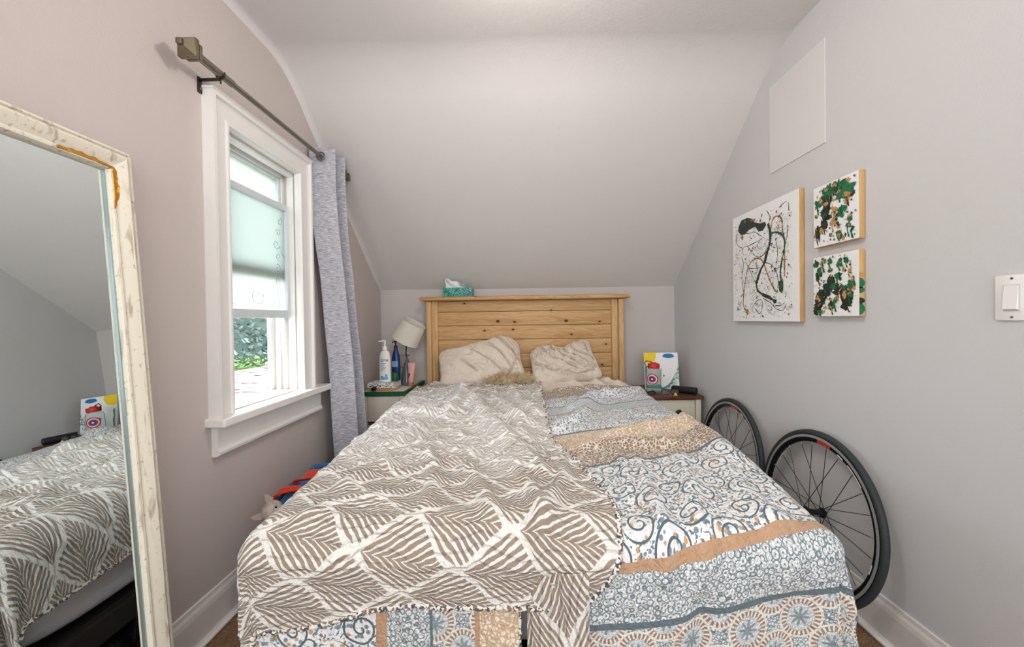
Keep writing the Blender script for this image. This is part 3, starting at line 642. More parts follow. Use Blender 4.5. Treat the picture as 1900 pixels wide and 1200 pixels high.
def quilt(name, mat, aL, aR, b0, b1, ns, nt, wr, off, uvf, parent=None, thick=.006, dense=None, **kw):
    s_ = np.linspace(0, 1, ns)[None, :]; t = np.linspace(0, 1, nt)[:, None]
    if dense: t = dense(t)
    B = b0(s_)+t*(b1(s_)-b0(s_)); A = aL(t)+s_*(aR(t)-aL(t)); A, B = np.broadcast_arrays(A, B)
    W = wr(A, B); P = drape(A, B, off, W, **kw)
    o = MB().grid(P)
    ob = o.build(name, mat, parent, smooth=180)
    me = ob.data; uvl = me.uv_layers.new(name='UVMap'); U, Vv = uvf(A, B)
    li = np.zeros(len(me.loops), dtype=np.int32); me.loops.foreach_get('vertex_index', li)
    uvs = np.stack([U.reshape(-1)[li], Vv.reshape(-1)[li]], -1).astype(np.float32); uvl.data.foreach_set('uv', uvs.reshape(-1))
    m = ob.modifiers.new('Solidify', 'SOLIDIFY'); m.thickness = thick; m.offset = 0
    return ob, P
def interp(xs, ys): return lambda t: np.interp(t, xs, ys)

# ---- leaf pattern
def leaf_nodes(m, x, y, L=.262, H=.150, per=.0255):
    xs_ = x; ys_ = y
    def cell(ox, oy):
        s0 = modulo(xs_+ox+L/2, L)-L/2; t0 = modulo(ys_+oy+H/2, H)-H/2
        wv = (cos(s0*(2*PI/L))+1)*(H*.19)+(1-vabs(s0)*(2/L))*(H*.12); return s0, vabs(t0), wv-vabs(t0)
    s1, t1, d1 = cell(0, 0); s2, t2, d2 = cell(L/2, H/2)
    f = gt(d2, 0)
    s_ = s1+(s2-s1)*f; t_ = t1+(t2-t1)*f; d = vabs(d1)
    wedge = vpow(t_/H*2+.0001, .74)*H*.98
    ph = fract((s_-wedge)/per+.5); wv = .23+t_/H*.42
    vein = ss(wv-vabs(ph-.5)*2*.72, -.05, .06)
    border = ss(d, .0085, .0058)
    return vmax(vein, border)
def leafmat():
    m = Mt('leaf_print_quilt', (.5, .5, .5, 1), .9, spec=.1); uv = m.coord('UV'); c = m.coord()
    wob = m.noise(uv, 22, 3, color=True); wob = m.scale(m.vadd(wob, m.vec(V.m('ADD', -.5, 0), -.5, 0)), (.013, .013, 0)); q = m.vadd(uv, wob)
    X, Y, Z = m.xyz(q)
    f = leaf_nodes(m, X*.995+Y*.12+.05, Y*.995-X*.12+.02)
    tex = m.voro(m.scale(uv, (1, 1, 1)), 330); speck = m.noise(uv, 240, 2); big = m.noise(uv, 9, 3)
    white = m.mix(ss(speck, .56, .68)*.40, '#f3f1ec', '#a7b6c0'); white = m.mix(ss(tex, .45, .7)*.3, white, '#c3b59d')
    tp = m.mix(speck, '#8f7f70', '#aa9b8c'); tp = m.mix(ss(big, .45, .65)*.4, tp, '#8a7f79'); Ys = m.xyz(uv)[1]; grazing_light = V.m('MULTIPLY', ss(Ys+(m.noise(uv, 4, 3)-.5)*.7, .25, .5), ss(Ys+(m.noise(uv, 5, 3)-.5)*.7, 1.75, 1.5)); tp = m.mix(grazing_light*.42, tp, '#f0eeea')  # pale wash over the middle of the quilt: grazing light painted into the taupe
    m.color(m.mix(f*.97, tp, white))
    st = m.noise(m.scale(uv, (40, 90, 1)), 1, 3, 1.0); q2 = vabs(fract(Y*46+m.noise(uv, 8, 2)*3)-.5)*2
    m.bump(f*.5+st*1.6+ss(q2, 0, .25)*1.2+ m.noise(uv, 70, 3)*1.0, .0032); m.b.inputs['Sheen Weight'].default_value = .15
    return m.m
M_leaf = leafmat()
# ---- patchwork strips
def patchmat(name='patchwork_strip_quilt', bounds=None, seq=None):
    m = Mt(name, (.5, .5, .5, 1), .9, spec=.1); uv = m.coord('UV')
    wob = m.noise(uv, 30, 2); X, Y, Z = m.xyz(uv); sp = m.noise(uv, 260, 2)
    W = m.mix(sp, '#f6f6f5', '#e6e9ec')
    # hexagon strip
    hx = m.voro(uv, 75, 'DISTANCE_TO_EDGE', .75); hexp = m.mix(ss(hx, .03, .10), '#e9e0d3', '#97806c')
    # small grey dots
    d = m.voro(uv, 95, 'F1', .6); grey = m.mix(ss(d, .38, .5), '#7e8a92', W)
    d2 = m.voro(uv, 120, 'DISTANCE_TO_EDGE', .9); blue = m.mix(ss(d2, .01, .09), '#7d8d95', '#e3eaed')
    tan = m.mix(ss(m.voro(uv, 85, 'DISTANCE_TO_EDGE', .7), .05, .18), '#cdb08d', '#f0e7da')
    ln = m.mix(sp, '#5f6f75', '#71828a'); tl = m.mix(m.noise(m.scale(uv, (60, 8, 1)), 1, 2), '#b58f6f', '#c9a88a')
    # small flower rings
    fl = m.voro(uv, 66, 'F1', .5); rg = sin(fl*14); fd = m.voro(uv, 150, 'DISTANCE_TO_EDGE'); flower = m.mix(ss(rg, .3, .8), '#eff2f3', '#7b888d'); flower = m.mix(ss(fd, .12, .05)*.55, flower, '#77858a')
    # scroll medallions
    cxp, cyp = .150, .165
    def spir(ox, oy, R, sgn, turns=2.1, cx=None, px=cxp, py=cyp):
        u = modulo(X+ox, px)-px/2; v = modulo(Y+oy, py)-py/2; r = sqrt(u*u+v*v); th = atan2(v, u)/(2*PI)
        arm = fract(r/(R/turns)+th*sgn); return V.m('MULTIPLY', lt(vabs(arm-.5), .105), lt(r, R)), r
    wx = (m.noise(uv, 18, 2)-.5)*.005; X0, Y0 = X, Y; X = X+wx; Y = Y-wx
    s1, r1 = spir(0, 0, .054, 1); s2, r2 = spir(.075, .072, .048, -1, 1.9); s3, r3 = spir(.040, .1, .024, 1, 1.5); s4, r4 = spir(.115, .125, .026, -1, 1.5)
    sc = vmax(vmax(s1, s2), vmax(s3, s4)); X, Y = X0, Y0
    vd = m.voro(uv, 74, 'F1', .9); vcol = m.xyz(m.voro(uv, 74, 'F1', .9, 1)); dot = ss(vd, .46, .38)
    scroll = m.mix(dot*gt(vcol[0], .72), W, '#d3a577'); scroll = m.mix(dot*lt(vcol[0], .44), scroll, '#8497a3'); scroll = m.mix(sc, scroll, '#5d7078')
    mo = V.m('MULTIPLY', gt(vmin(r1, r2), .047), gt(m.noise(uv, 120, 1), .58)); scroll = m.mix(mo, scroll, '#74858c')
    # wheel medallions
    def wheel(ox, oy, p=.135):
        u = modulo(X+ox, p)-p/2; v = modulo(Y+oy, p)-p/2; r = sqrt(u*u+v*v); th = atan2(v, u)
        ring = V.m('MULTIPLY', gt(r, .033), lt(r, .045)); tick = gt(sin(th*26), -.1); inn = V.m('MULTIPLY', lt(r, .024), gt(sin(th*8)*.008+.012, r-.004)); hl = V.m('MULTIPLY', gt(r, .0455), lt(r, .050)); dk = lt(r, .031)
        return ring, tick, inn, hl, dk
    base = m.mix(ss(m.voro(uv, 150, 'DISTANCE_TO_EDGE'), .05, .16), '#73838a', '#dfe5e6')
    med = base
    for ox, oy in ((0, .02), (.0675, .0875)):
        ring, tick, inn, hl, dk = wheel(ox, oy)
        med = m.mix(dk*.55, med, '#e1e6e7'); med = m.mix(ring, med, '#eae5db'); med = m.mix(V.m('MULTIPLY', ring, tick), med, '#a08672'); med = m.mix(inn*.75, med, '#6b7f89'); med = m.mix(hl, med, '#e9e6de')
    st = {'hex': hexp, 'grey': grey, 'blue': blue, 'tan': tan, 'line': ln, 'band': tl, 'flower': flower, 'scroll': scroll, 'med': med}
    yy = Y+(wob-.5)*.003
    col = st[seq[0]]
    for k, bnd in enumerate(bounds): col = m.mix(gt(yy, bnd), col, st[seq[k+1]])
    m.color(col)
    q2 = m.noise(m.scale(uv, (34, 60, 1)), 1, 3, 1.2); m.bump(q2*2.2+m.noise(uv, 80, 3)*1.2+hx*2, .0032); m.b.inputs['Sheen Weight'].default_value = .15
    return m.m
BND = [.50, .76, .770, .91, .922, 1.235, 1.247, 1.44, 1.600, 1.612, 2.064, 2.088, 2.205, 2.221]
SEQ = ['hex', 'grey', 'line', 'blue', 'band', 'grey', 'line', 'tan', 'hex', 'line', 'scroll', 'band', 'flower', 'line', 'med']
M_patch2 = patchmat('patchwork_strip_quilt', BND, SEQ)
def uvB(A, B):
    tilt = .17+.26*sm(B, 2.0, .95)-.1*sm(B, .9, .2); return A, B+tilt*(A-.25)+.003*vnoise(A*7, B*7, 3)
qB, PB = quilt('fabric', M_patch2, interp([0, .35, .6, .75, 1], [.135, .02, .0, .02, .0]), interp([0, .055, .075, .13, 1], [.79, .845, .95, 1.3, 1.3]), lambda s_: .135+.0*s_+.05*np.sin(s_*5)*(1-s_), lambda s_: 2.70+0*s_, 300, 500, wrB, .004, uvB)
qBt = thing('patchwork_quilt', (.5, 2, 0), 'grey, tan and white patchwork strip quilt covering the right side of the bed', 'quilt')
qB.parent = qBt; qB.matrix_parent_inverse = qBt.matrix_basis.inverted()
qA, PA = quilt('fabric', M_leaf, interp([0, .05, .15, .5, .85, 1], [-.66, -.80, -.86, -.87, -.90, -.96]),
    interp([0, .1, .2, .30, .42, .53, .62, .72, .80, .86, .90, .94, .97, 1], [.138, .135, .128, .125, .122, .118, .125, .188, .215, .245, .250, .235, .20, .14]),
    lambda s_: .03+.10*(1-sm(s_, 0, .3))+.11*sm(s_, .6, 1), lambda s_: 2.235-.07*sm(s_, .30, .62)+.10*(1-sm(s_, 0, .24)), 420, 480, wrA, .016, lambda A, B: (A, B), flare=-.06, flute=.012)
qAt = thing('leaf_print_quilt', (-.3, 2, 0), 'taupe and white leaf print quilt rumpled over the left side of the bed', 'quilt')
qA.parent = qAt; qA.matrix_parent_inverse = qAt.matrix_basis.inverted()
def hemmat():
    m = Mt('speckled_hem', '#e6e0d6', .9); c = m.coord(); v = m.voro(c, 190, 'F1', 1, 1); a, b_, d = m.xyz(v)
    col = m.mix(gt(a, .70), '#ebe6de', '#8c7560'); col = m.mix(gt(b_, .74), col, '#4b565e'); m.color(col); m.bump(a, .002); return m.m
M_hem = hemmat()
def hem(P, parent, bottom=True, left=False, right=True, r=.0072):
    pts = []
    if left: pts += [P[i, 0] for i in range(0, P.shape[0], 2)]
    if bottom: pts += [P[-1, j] for j in range(0, P.shape[1], 2)]
    if right: pts += [P[i, -1] for i in range(P.shape[0]-1, -1, -2)]
    rs = [r*(1+.22*math.sin(i*1.35)) for i in range(len(pts))]
    o = MB().tube(pts, rs, 7).build('hem', M_hem, parent, smooth=180); return part_label(o, 'speckled scalloped binding')
hem(PA, qAt, left=True); hem(PB, qBt, bottom=False)
# lower left: the same patchwork hanging at the foot, strips upright
M_patch3 = patchmat('patchwork_upright_strips', [-.375, -.345, -.235, -.228, -.125, -.112], ['scroll', 'band', 'flower', 'line', 'med', 'band', 'tan'])
def foot_sheet(name, mat, a0, a1, d0, d1, off, uvf, na, nb, seed, parent, twist=0):
    A = np.linspace(a0, a1, na)[None, :]+np.zeros((nb, 1)); D = np.linspace(d0, d1, nb)[:, None]+np.zeros((1, na))
    Y = YF-off-.05-.03*(D-d0)-.010*np.sin(A*23+seed)-.008*vnoise(A*8, D*3, seed)-.004*vnoise(A*30, D*14, seed+1)
    Y = Y+.05
    P = np.stack([A+twist*(D-d0)*(A-a0), Y, .60-D], -1); o = MB().grid(P).build(name, mat, parent, smooth=180)
    me = o.data; uvl = me.uv_layers.new(name='UVMap'); U, W = uvf(A, D); li = np.zeros(len(me.loops), dtype=np.int32); me.loops.foreach_get('vertex_index', li)
    uvl.data.foreach_set('uv', np.stack([U.reshape(-1)[li], W.reshape(-1)[li]], -1).astype(np.float32).reshape(-1))
    md = o.modifiers.new('Solidify', 'SOLIDIFY'); md.thickness = .005; md.offset = 0; return o, P
uq = thing('folded_under_quilt', (-.35, .97, 0), 'patchwork quilt with upright strips hanging at the foot below the leaf print hem', 'quilt')
_, PU = foot_sheet('fabric', M_patch3, -.70, -.012, .03, .575, .004, lambda A, D: (D, A), 200, 150, 2, uq)
hem(PU, uq, bottom=False, r=.004)
lf = thing('leaf_quilt_flap', (.08, .95, 0), 'narrow leaf print quilt flap hanging below the middle of the hem', 'quilt')
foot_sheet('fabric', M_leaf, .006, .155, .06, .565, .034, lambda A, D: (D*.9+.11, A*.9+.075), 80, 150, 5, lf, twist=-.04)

# ------------------------------------------------------------------ pillows and loose sheet
def pillow(name, c, th, label, seed, wr, edge=None, n=190, base=None):
    """c = four corners bl, br, tr, tl of its outline"""
    c = [Vector(q) for q in c]; nrm = (c[1]-c[0]).cross(c[3]-c[0]).normalized()
    if nrm.y > 0: nrm = -nrm
    u = np.linspace(-1, 1, n)[None, :]; v = np.linspace(-1, 1, n)[:, None]
    U, Vv = np.broadcast_arrays(u, v)
    def bil(i): return ((1-U)*(1-Vv)*c[0][i]+(1+U)*(1-Vv)*c[1][i]+(1+U)*(1+Vv)*c[2][i]+(1-U)*(1+Vv)*c[3][i])/4
    X, Y, Z = bil(0), bil(1), bil(2)
    cx, cy, cz = X.mean(), Y.mean(), Z.mean(); pin = 1-.05*((1-Vv**2)*U**2)-.05*((1-U**2)*Vv**2)-.07*(U**8*Vv**8)+.02*vnoise(U*2.2, Vv*2.2, seed)
    X = cx+(X-cx)*pin; Z = cz+(Z-cz)*pin; Y = cy+(Y-cy)*pin
    if edge: Z = Z+edge(U)*np.clip((Vv+.4)/1.4, 0, 1)**2
    prof = np.maximum((1-U**2), 0)**.42*np.maximum((1-Vv**2), 0)**.42
    w = wr(U, Vv); env = np.minimum(prof*1.6, 1)
    b = MB()
    for sg in (1, -1):
        D = sg*th/2*prof+(w*env if sg > 0 else 0)
        b.grid(np.stack([X+nrm.x*D, Y+nrm.y*D, Z+nrm.z*D+(.004*vnoise(U*7, Vv*7, seed))], -1))
    o = b.build(name, M_sheet, smooth=180)
    bm = bmesh.new(); bm.from_mesh(o.data); bmesh.ops.remove_doubles(bm, verts=bm.verts, dist=.0008); bmesh.ops.recalc_face_normals(bm, faces=bm.faces); bm.to_mesh(o.data); bm.free()
    return tag(o, label, 'pillow')
def w1(U, Vv):
    z = np.zeros(U.shape)
    for (x0, y0, x1, y1, h, wd) in ((.55, .95, .95, .1, .018, .06), (.35, .9, .9, -.3, .014, .07), (.0, .8, .6, -.2, .010, .06), (-.3, .6, .5, -.5, .009, .06), (-.1, -.9, .2, -.2, .010, .05), (.2, -1, .8, -.6, .012, .06), (-.5, .2, .1, -.5, .007, .06), (.75, .2, .95, -.8, .014, .06)):
        d, T = polydist(U, Vv, [(x0, y0), ((x0+x1)/2+.05, (y0+y1)/2-.04), (x1, y1)]); z += h*np.exp(-(d/wd)**2)
    z -= .024*sum(np.exp(-(polydist(U, Vv, q_)[0]/.026)**2) for q_ in ([(.45, .95), (.7, .5), (.92, .0)], [(.62, .9), (.9, .35)], [(.2, .8), (.5, .2), (.7, -.4)], [(-.2, .5), (.1, .1), (.45, -.55)], [(-.45, .1), (-.1, -.5)], [(.25, -.95), (.5, -.6), (.85, -.5)], [(.95, .1), (.7, -.5), (.5, -.9)]))
    return z*1.3+.010*np.maximum(ridged(U*2.5, Vv*2.5+U, 3), 0)**2+.004*np.maximum(ridged(U*7, Vv*5+U, 13), 0)**2
def w2(U, Vv):
    z = np.zeros(U.shape)
    for k in range(8):
        x0 = -.8+k*.17; z += .013*np.exp(-(polydist(U, Vv, [(x0-.1, .9-.05*k), (x0+.15, .1-.1*k), (x0+.7, -.75+.03*k)])[0]/.045)**2)
    for (x0, y0, x1, y1, h, wd) in ((-.9, .1, .8, .75, .016, .06), (.3, .8, .95, -.1, .014, .06), (-.8, -.3, .6, -.95, .016, .07), (-.95, .6, -.6, -.4, .014, .05)):
        z += h*np.exp(-(polydist(U, Vv, [(x0, y0), ((x0+x1)/2, (y0+y1)/2-.12), (x1, y1)])[0]/wd)**2)
    z -= .024*sum(np.exp(-(polydist(U, Vv, q_)[0]/.026)**2) for q_ in ([(-.85, .3), (-.3, .55), (.3, .62), (.9, .75)], [(-.6, .8), (-.3, .0), (.3, -.6)], [(-.35, .8), (0, .1), (.55, -.55)], [(-.1, .75), (.25, .15), (.75, -.4)], [(.2, .7), (.5, .2), (.9, -.1)], [(-.8, -.1), (-.4, -.6), (.3, -.85), (.8, -.7)], [(-.9, .0), (-.5, -.35)], [(.85, .8), (.8, .2), (.95, -.3)]))
    return z*1.5+.012*np.maximum(ridged(U*3, Vv*3-U, 8), 0)**2+.006*np.maximum(ridged(U*8, Vv*6-U, 18), 0)**2
pillow('pillow', [(-.60, 2.86, .645), (.045, 2.88, .675), (-.005, 3.10, 1.005), (-.655, 3.10, .905)], .17, 'smoother cream pillow leaning on the headboard, left of the two', 1, w1, lambda U: .030*np.exp(-((U-.45)/.38)**2)-.055*np.clip((U-.7)/.3, 0, 1)**2)
pillow('pillow', [(.075, 2.88, .655), (.60, 2.87, .715), (.525, 3.10, .985), (.055, 3.10, .900)], .17, 'heavily creased cream pillow with a pointed top corner, right of the two', 2, w2, lambda U: -.036*np.exp(-((U-.15)/.30)**2)+.014*np.exp(-((U+.55)/.3)**2)-.02*np.clip((-.7-U)/.3, 0, 1))
# loose top sheet rumpled below the pillows
nu, nv = 180, 60; U = np.linspace(0, 1, nu)[None, :]+np.zeros((nv, 1)); T = np.linspace(0, 1, nv)[:, None]+np.zeros((1, nu))
X = -.66+U*1.46; Y = 2.72+T*(.40-.10*sm(U, .8, 1)); Z = .648+.045*sm(T, 0, .5)*(1-.8*sm(U, .82, 1))*(.4+.6*sm(U, .45, .6))-.03*sm(U, .92, 1)+.034*np.maximum(ridged(U*9+T*1.5, T*3, 5), 0)**2*np.sin(PI*np.clip(T, 0, 1))+.008*vnoise(U*25, T*8, 3)
o = MB().grid(np.stack([X, Y, Z], -1)).build('bed_sheet', M_sheet, smooth=180); tag(o, 'cream top sheet bunched between pillows and quilts', 'sheet')
md = o.modifiers.new('Solidify', 'SOLIDIFY'); md.thickness = .004
# shaggy tan fur bundle
M_fur = Mt('tan_fur', '#c9aa7c', .8); c = M_fur.coord(); M_fur.color(M_fur.mix(M_fur.noise(c, 45, 3), '#cfae7d', '#f8ead0')); M_fur = M_fur.m
fc = thing('fur_cushion', (-.10, 2.88, .66), 'shaggy tan fur cushion peeking over the quilt between the two pillows', 'cushion')
P = superbox(-.285, .075, 2.83, 2.96, .665, .745, .8, 30, 16); MB().grid(P, wrap=True).build('cushion_body', M_fur, fc, smooth=180)
r = np.random.RandomState(8); b = MB()
for i in range(2600):
    th = r.rand()*2*PI; ph = math.asin(r.rand()*1.2-.2); n0 = Vector((math.cos(th)*math.cos(ph), math.sin(th)*math.cos(ph), math.sin(ph)))
    p = Vector((-.105+.175*n0.x, 2.89+.068*n0.y,   .708+.040*n0.z)); d = (n0+Vector((r.randn()*.5, -.5+r.randn()*.4, r.randn()*.4+.1))).normalized(); L = .028+.03*r.rand()
    sd = d.cross(Vector((r.randn(), r.randn(), r.randn()))).normalized()*.0014; cu = Vector((r.randn(), r.randn(), -1.2))*.006
    m1 = p+d*L*.5+cu*.3; e = p+d*L+cu
    b.add([p-sd, p+sd, m1+sd, m1-sd, e], [(0, 1, 2, 3), (3, 2, 4)])
tag(b.build('fur', M_fur, fc, fix=False), kind='stuff')

# ------------------------------------------------------------------ left nightstand and what stands on it
ns = thing('nightstand', (-.96, 3.0, 0), 'cream nightstand with a green-edged top in the left corner', 'nightstand')
MB().box(-1.125, -.805, 2.735, 3.262, .628, .652, .004).build('tabletop', M_cream, ns, smooth=40)
b = MB(); b.box(-1.1285, -.8015, 2.7315, 2.7355, .626, .6545, .001).box(-.8055, -.8015, 2.7355, 3.2655, .626, .6545, .001).box(-1.1285, -.8055, 2.7355, 2.755, .6525, .6545, 0).box(-.825, -.8055, 2.755, 3.262, .6525, .6545, 0)
part_label(b.build('edge_band', M_green, ns), 'dark green painted edge')
b = MB(); b.box(-1.115, -1.095, 2.745, 3.25, 0, .628, .003).box(-.835, -.815, 2.745, 3.25, 0, .628, .003).box(-1.095, -.835, 3.235, 3.25, .05, .628).box(-1.095, -.835, 2.76, 3.235, .40, .415).box(-1.095, -.835, 2.76, 3.235, .08, .095); b.build('carcass', M_cream, ns)
for x in (-1.117, -.852): MB().box(x, x+.037, 2.738, 2.755, 0, .628, .003).build('front_post', M_cream, ns)
o = MB().box(-1.078, -.854, 2.742, 2.758, .445, .622, .003).build('drawer', M_cream, ns); MB().lathe([(.006, 0), (.006, .012), (.014, .018), (.012, .026)], 14, Matrix.Translation((-.90, 2.742, .53)) @ Matrix.Rotation(PI/2, 4, 'X')).build('knob', M_green, o, smooth=50)
MB().box(-1.094, -.836, 3.20, 3.234, .10, .40).build('back_panel', M_darkin, ns)
M_bookw = Mt('white_book_cover', '#ece9e3', .5); c = M_bookw.coord(); X, Y, Z = M_bookw.xyz(c)
tx = V.m('MULTIPLY', gt(M_bookw.noise(M_bookw.scale(c, (60, 30, 220)), 1, 1), .56), lt(vabs(fract(Y*22)-.5), .3)); M_bookw.color(M_bookw.mix(tx, '#ece9e3', '#5b6470')); M_bookw = M_bookw.m
M_page = plain('book_pages', '#e0d6c2', .8, sc=400); M_booko = plain('orange_brown_cover', '#c58a52', .5, mott=.5, sc=25)
def book(name, x0, x1, y0, y1, z0, h, cover, label, rot=0):
    t = thing(name, ((x0+x1)/2, (y0+y1)/2, z0), label, 'book', 'books on the left nightstand')
    MB().box(x0, x1, y0, y1, z0, z0+.002).box(x0, x1, y0, y1, z0+h-.002, z0+h).box(x0, x1, y0, y0+.0025, z0+.002, z0+h-.002).build('cover', cover, t)
    MB().box(x0+.003, x1-.003, y0+.003, y1-.003, z0+.0022, z0+h-.0022).build('pages', M_page, t); return t
book('book', -1.088, -.905, 2.80, 2.93, .6545, .018, M_booko, 'orange and dark paperback under the white book on the nightstand')
bk = book('book', -1.098, -.898, 2.79, 2.94, .673, .034, M_bookw, 'thick white paperback with dark print, topmost of the two books')
b = MB()
for i in range(9): b.box(-1.083+i*.019, -1.083+i*.019+.008+.006*(i % 3 == 0), 2.7892, 2.7899, .681+(i % 2)*.006, .687+(i % 2)*.006)
b.lathe([(.005, 0), (.005, .0008)], 12, Matrix.Translation((-1.005, 2.790, .690)) @ Matrix.Rotation(PI/2, 4, 'X'))
b.build('spine_print', plain('print_ink', '#4a2f38', .6), bk)
o = MB().lathe([(.0, 0), (.013, 0), (.016, .01), (.016, .045), (.012, .05), (0, .05)], 16, Matrix.Translation((-1.045, 2.757, .6712)) @ Matrix.Rotation(-PI/2, 4, 'X') @ Matrix.Rotation(.0, 4, 'Z')).build('hand_cream_jar', [plain('dark_lid', '#14212c', .25)], smooth=40)
o.location.z = 0; tag(o, 'small dark round container lying in front of the books', 'container')
# pump bottle
M_bluep = plain('label_blue', '#2f7fb5', .4); M_lb = plain('label_light_blue', '#5fb4dc', .4); M_orp = plain('label_orange', '#d08a4a', .4)
pbz = .707; pb = thing('lotion_bottle', (-.992, 2.865, pbz), 'large white pump lotion bottle with a blue print standing on the books', 'bottle')
T0 = Matrix.Translation((-.992, 2.865, pbz))
MB().lathe([(.030, 0), (.041, .003), (.042, .02), (.0405, .15), (.038, .19), (.033, .212), (.022, .224), (.014, .228), (.014, .236)], 28, T0, sy=.62).build('bottle_body', M_white, pb, smooth=50)
MB().lathe([(.016, .232), (.017, .25), (.012, .256), (.006, .262), (.0055, .285)], 18, T0).build('collar', M_white, pb, smooth=50)
b = MB().tube([(-.992, 2.865, pbz+.283), (-.992, 2.865, pbz+.300)], .009, 12).tube([(-.992, 2.865, pbz+.297), (-1.012, 2.862, pbz+.298), (-1.034, 2.86, pbz+.293)], [.007, .006, .004], 8); b.build('pump', M_white, pb, smooth=50)
b = MB(); yf = lambda x: 2.865-.62*math.sqrt(max(0, .0425**2-(x+.992)**2))-.0006
def lab(x0, x1, z0, z1, mi):
    x0 += .043; x1 += .043
    n = 8; vs = []
    for k in range(n+1): x = x0+(x1-x0)*k/n; vs += [(x, yf(x), pbz+z0), (x, yf(x), pbz+z1)]
    b.add(vs, [(2*k, 2*k+2, 2*k+3, 2*k+1) for k in range(n)], mi)
lab(-1.062, -1.008, .018, .038, 1); lab(-1.028, -1.012, .038, .058, 1); lab(-1.060, -1.045, .038, .046, 0); lab(-1.058, -1.025, .158, .163, 0); lab(-1.058, -1.04, .146, .152, 0); lab(-1.022, -1.005, .150, .164, 2)
for k in range(6): lab(-1.058, -1.04+.02*((k*7) % 3)/2, .083+k*.010, .086+k*.010, 0)
tag(b.build('print', [M_bluep, M_lb, M_orp], pb, fix=False), kind='stuff')
bb = thing('blue_bottle', (-.955, 3.0, .652), 'dark blue slim lotion bottle with black pump behind the white one', 'bottle')
T0 = Matrix.Translation((-.955, 3.0, .6545)); M_db = plain('dark_blue_plastic', '#15346e', .25)
MB().lathe([(.030, 0), (.032, .01), (.032, .20), (.026, .24), (.014, .28), (.012, .29)], 22, T0, sy=.7).build('bottle_body', M_db, bb, smooth=50)
MB().lathe([(.013, .288), (.013, .305), (.005, .308), (.005, .33), (.012, .332), (.012, .342)], 14, T0).tube([(-.955, 3.0, .99), (-.982, 2.995, .988)], .005, 8).build('pump', M_black, bb, smooth=50)
MB().box(-.980, -.932, 2.974, 2.978, .80, .845, .001).build('label_patch', plain('pale_label', '#7fa3cf', .5), bb)
gc = MB().lathe([(.0, 0), (.022, 0), (.024, .005), (.024, .055), (.020, .062), (0, .062)], 18, Matrix.Translation((-.925, 2.885, .7075))).build('green_jar', M_green, smooth=40); tag(gc, 'small green jar beside the blue bottle on the white book', 'jar')
# lamp
lp = thing('table_lamp', (-.885, 3.05, .652), 'small table lamp with a crooked white drum shade', 'lamp')
M_glass = Mt('smoky_glass', '#7f9494', .08); M_glass.b.inputs['Transmission Weight'].default_value = .55; M_glass = M_glass.m
M_wire = plain('bronze_wire', '#5a4a3c', .4, .6)
T0 = Matrix.Translation((-.885, 3.05, .6545))
MB().lathe([(.040, 0), (.045, .004), (.044, .03), (.036, .08), (.022, .14), (.010, .19), (.008, .21)], 20, T0).build('base', M_glass, lp, smooth=60)
for k in range(5):
    a = k*2*PI/5; MB().tube([(-.885+.047*math.cos(a), 3.05+.047*math.sin(a), .658), (-.885+.045*math.cos(a), 3.05+.045*math.sin(a), .72), (-.885+.03*math.cos(a), 3.05+.03*math.sin(a), .79), (-.885+.008*math.cos(a), 3.05+.008*math.sin(a), .85)], .0022, 6).build('wire_rib', M_wire, lp, smooth=60)
MB().tube([(-.885, 3.05, .86), (-.893, 3.05, .90), (-.888, 3.05, .95), (-.870, 3.05, 1.03)], .005, 8).build('stem', M_black, lp, smooth=60)
b = MB().tube([(-.942, 3.05, .80), (-.942, 3.05, .885), (-.85, 3.0, .885)], .0022, 6); b.tube([(-.85, 3.0, .885), (-.86, 3.03, .885), (-.888, 3.05, .885)], .0018, 6); b.tube([(-.942, 3.05, .80), (-.93, 3.05, .79), (-.912, 3.05, .78)], .0018, 6); b.build('wire_arm', M_wire, lp, smooth=60)
M_shade = fabric('white_linen_shade', '#e6e2d6', '#d4cfc1', 300, 300, .0003); 
TS = Matrix.Translation((-.855, 3.03, 1.062)) @ Matrix.Rotation(math.radians(29), 4, 'Y') @ Matrix.Rotation(math.radians(6), 4, 'X')
b = MB(); n = 40; R0, R1, hh = .105, .094, .080; pr_ = [(R0, -hh), (R1, hh), (R1-.003, hh), (R0-.003, -hh)]; vs = []; fs = []
for r_, z in pr_:
    for k in range(n): vs.append(TS @ Vector((r_*math.cos(2*PI*k/n), r_*math.sin(2*PI*k/n), z)))
for i in range(4):
    for k in range(n): fs.append((i*n+k, i*n+(k+1) % n, ((i+1) % 4)*n+(k+1) % n, ((i+1) % 4)*n+k))
b.add(vs, fs).build('shade', M_shade, lp, smooth=40)
for z, R_ in ((-hh, R0), (hh, R1)): MB().tube([TS @ Vector((R_*math.cos(a), R_*math.sin(a), z)) for a in np.linspace(0, 2*PI, 40, endpoint=False)], .0022, 6, closed=True).build('shade_ring', M_shade, lp, smooth=180)
b = MB()
for k in range(3): b.tube([TS @ Vector((0, 0, -.02)), TS @ Vector((.100*math.cos(k*2.09), .100*math.sin(k*2.09), -.02))], .0015, 5)
b.build('shade_spider', M_wire, lp)
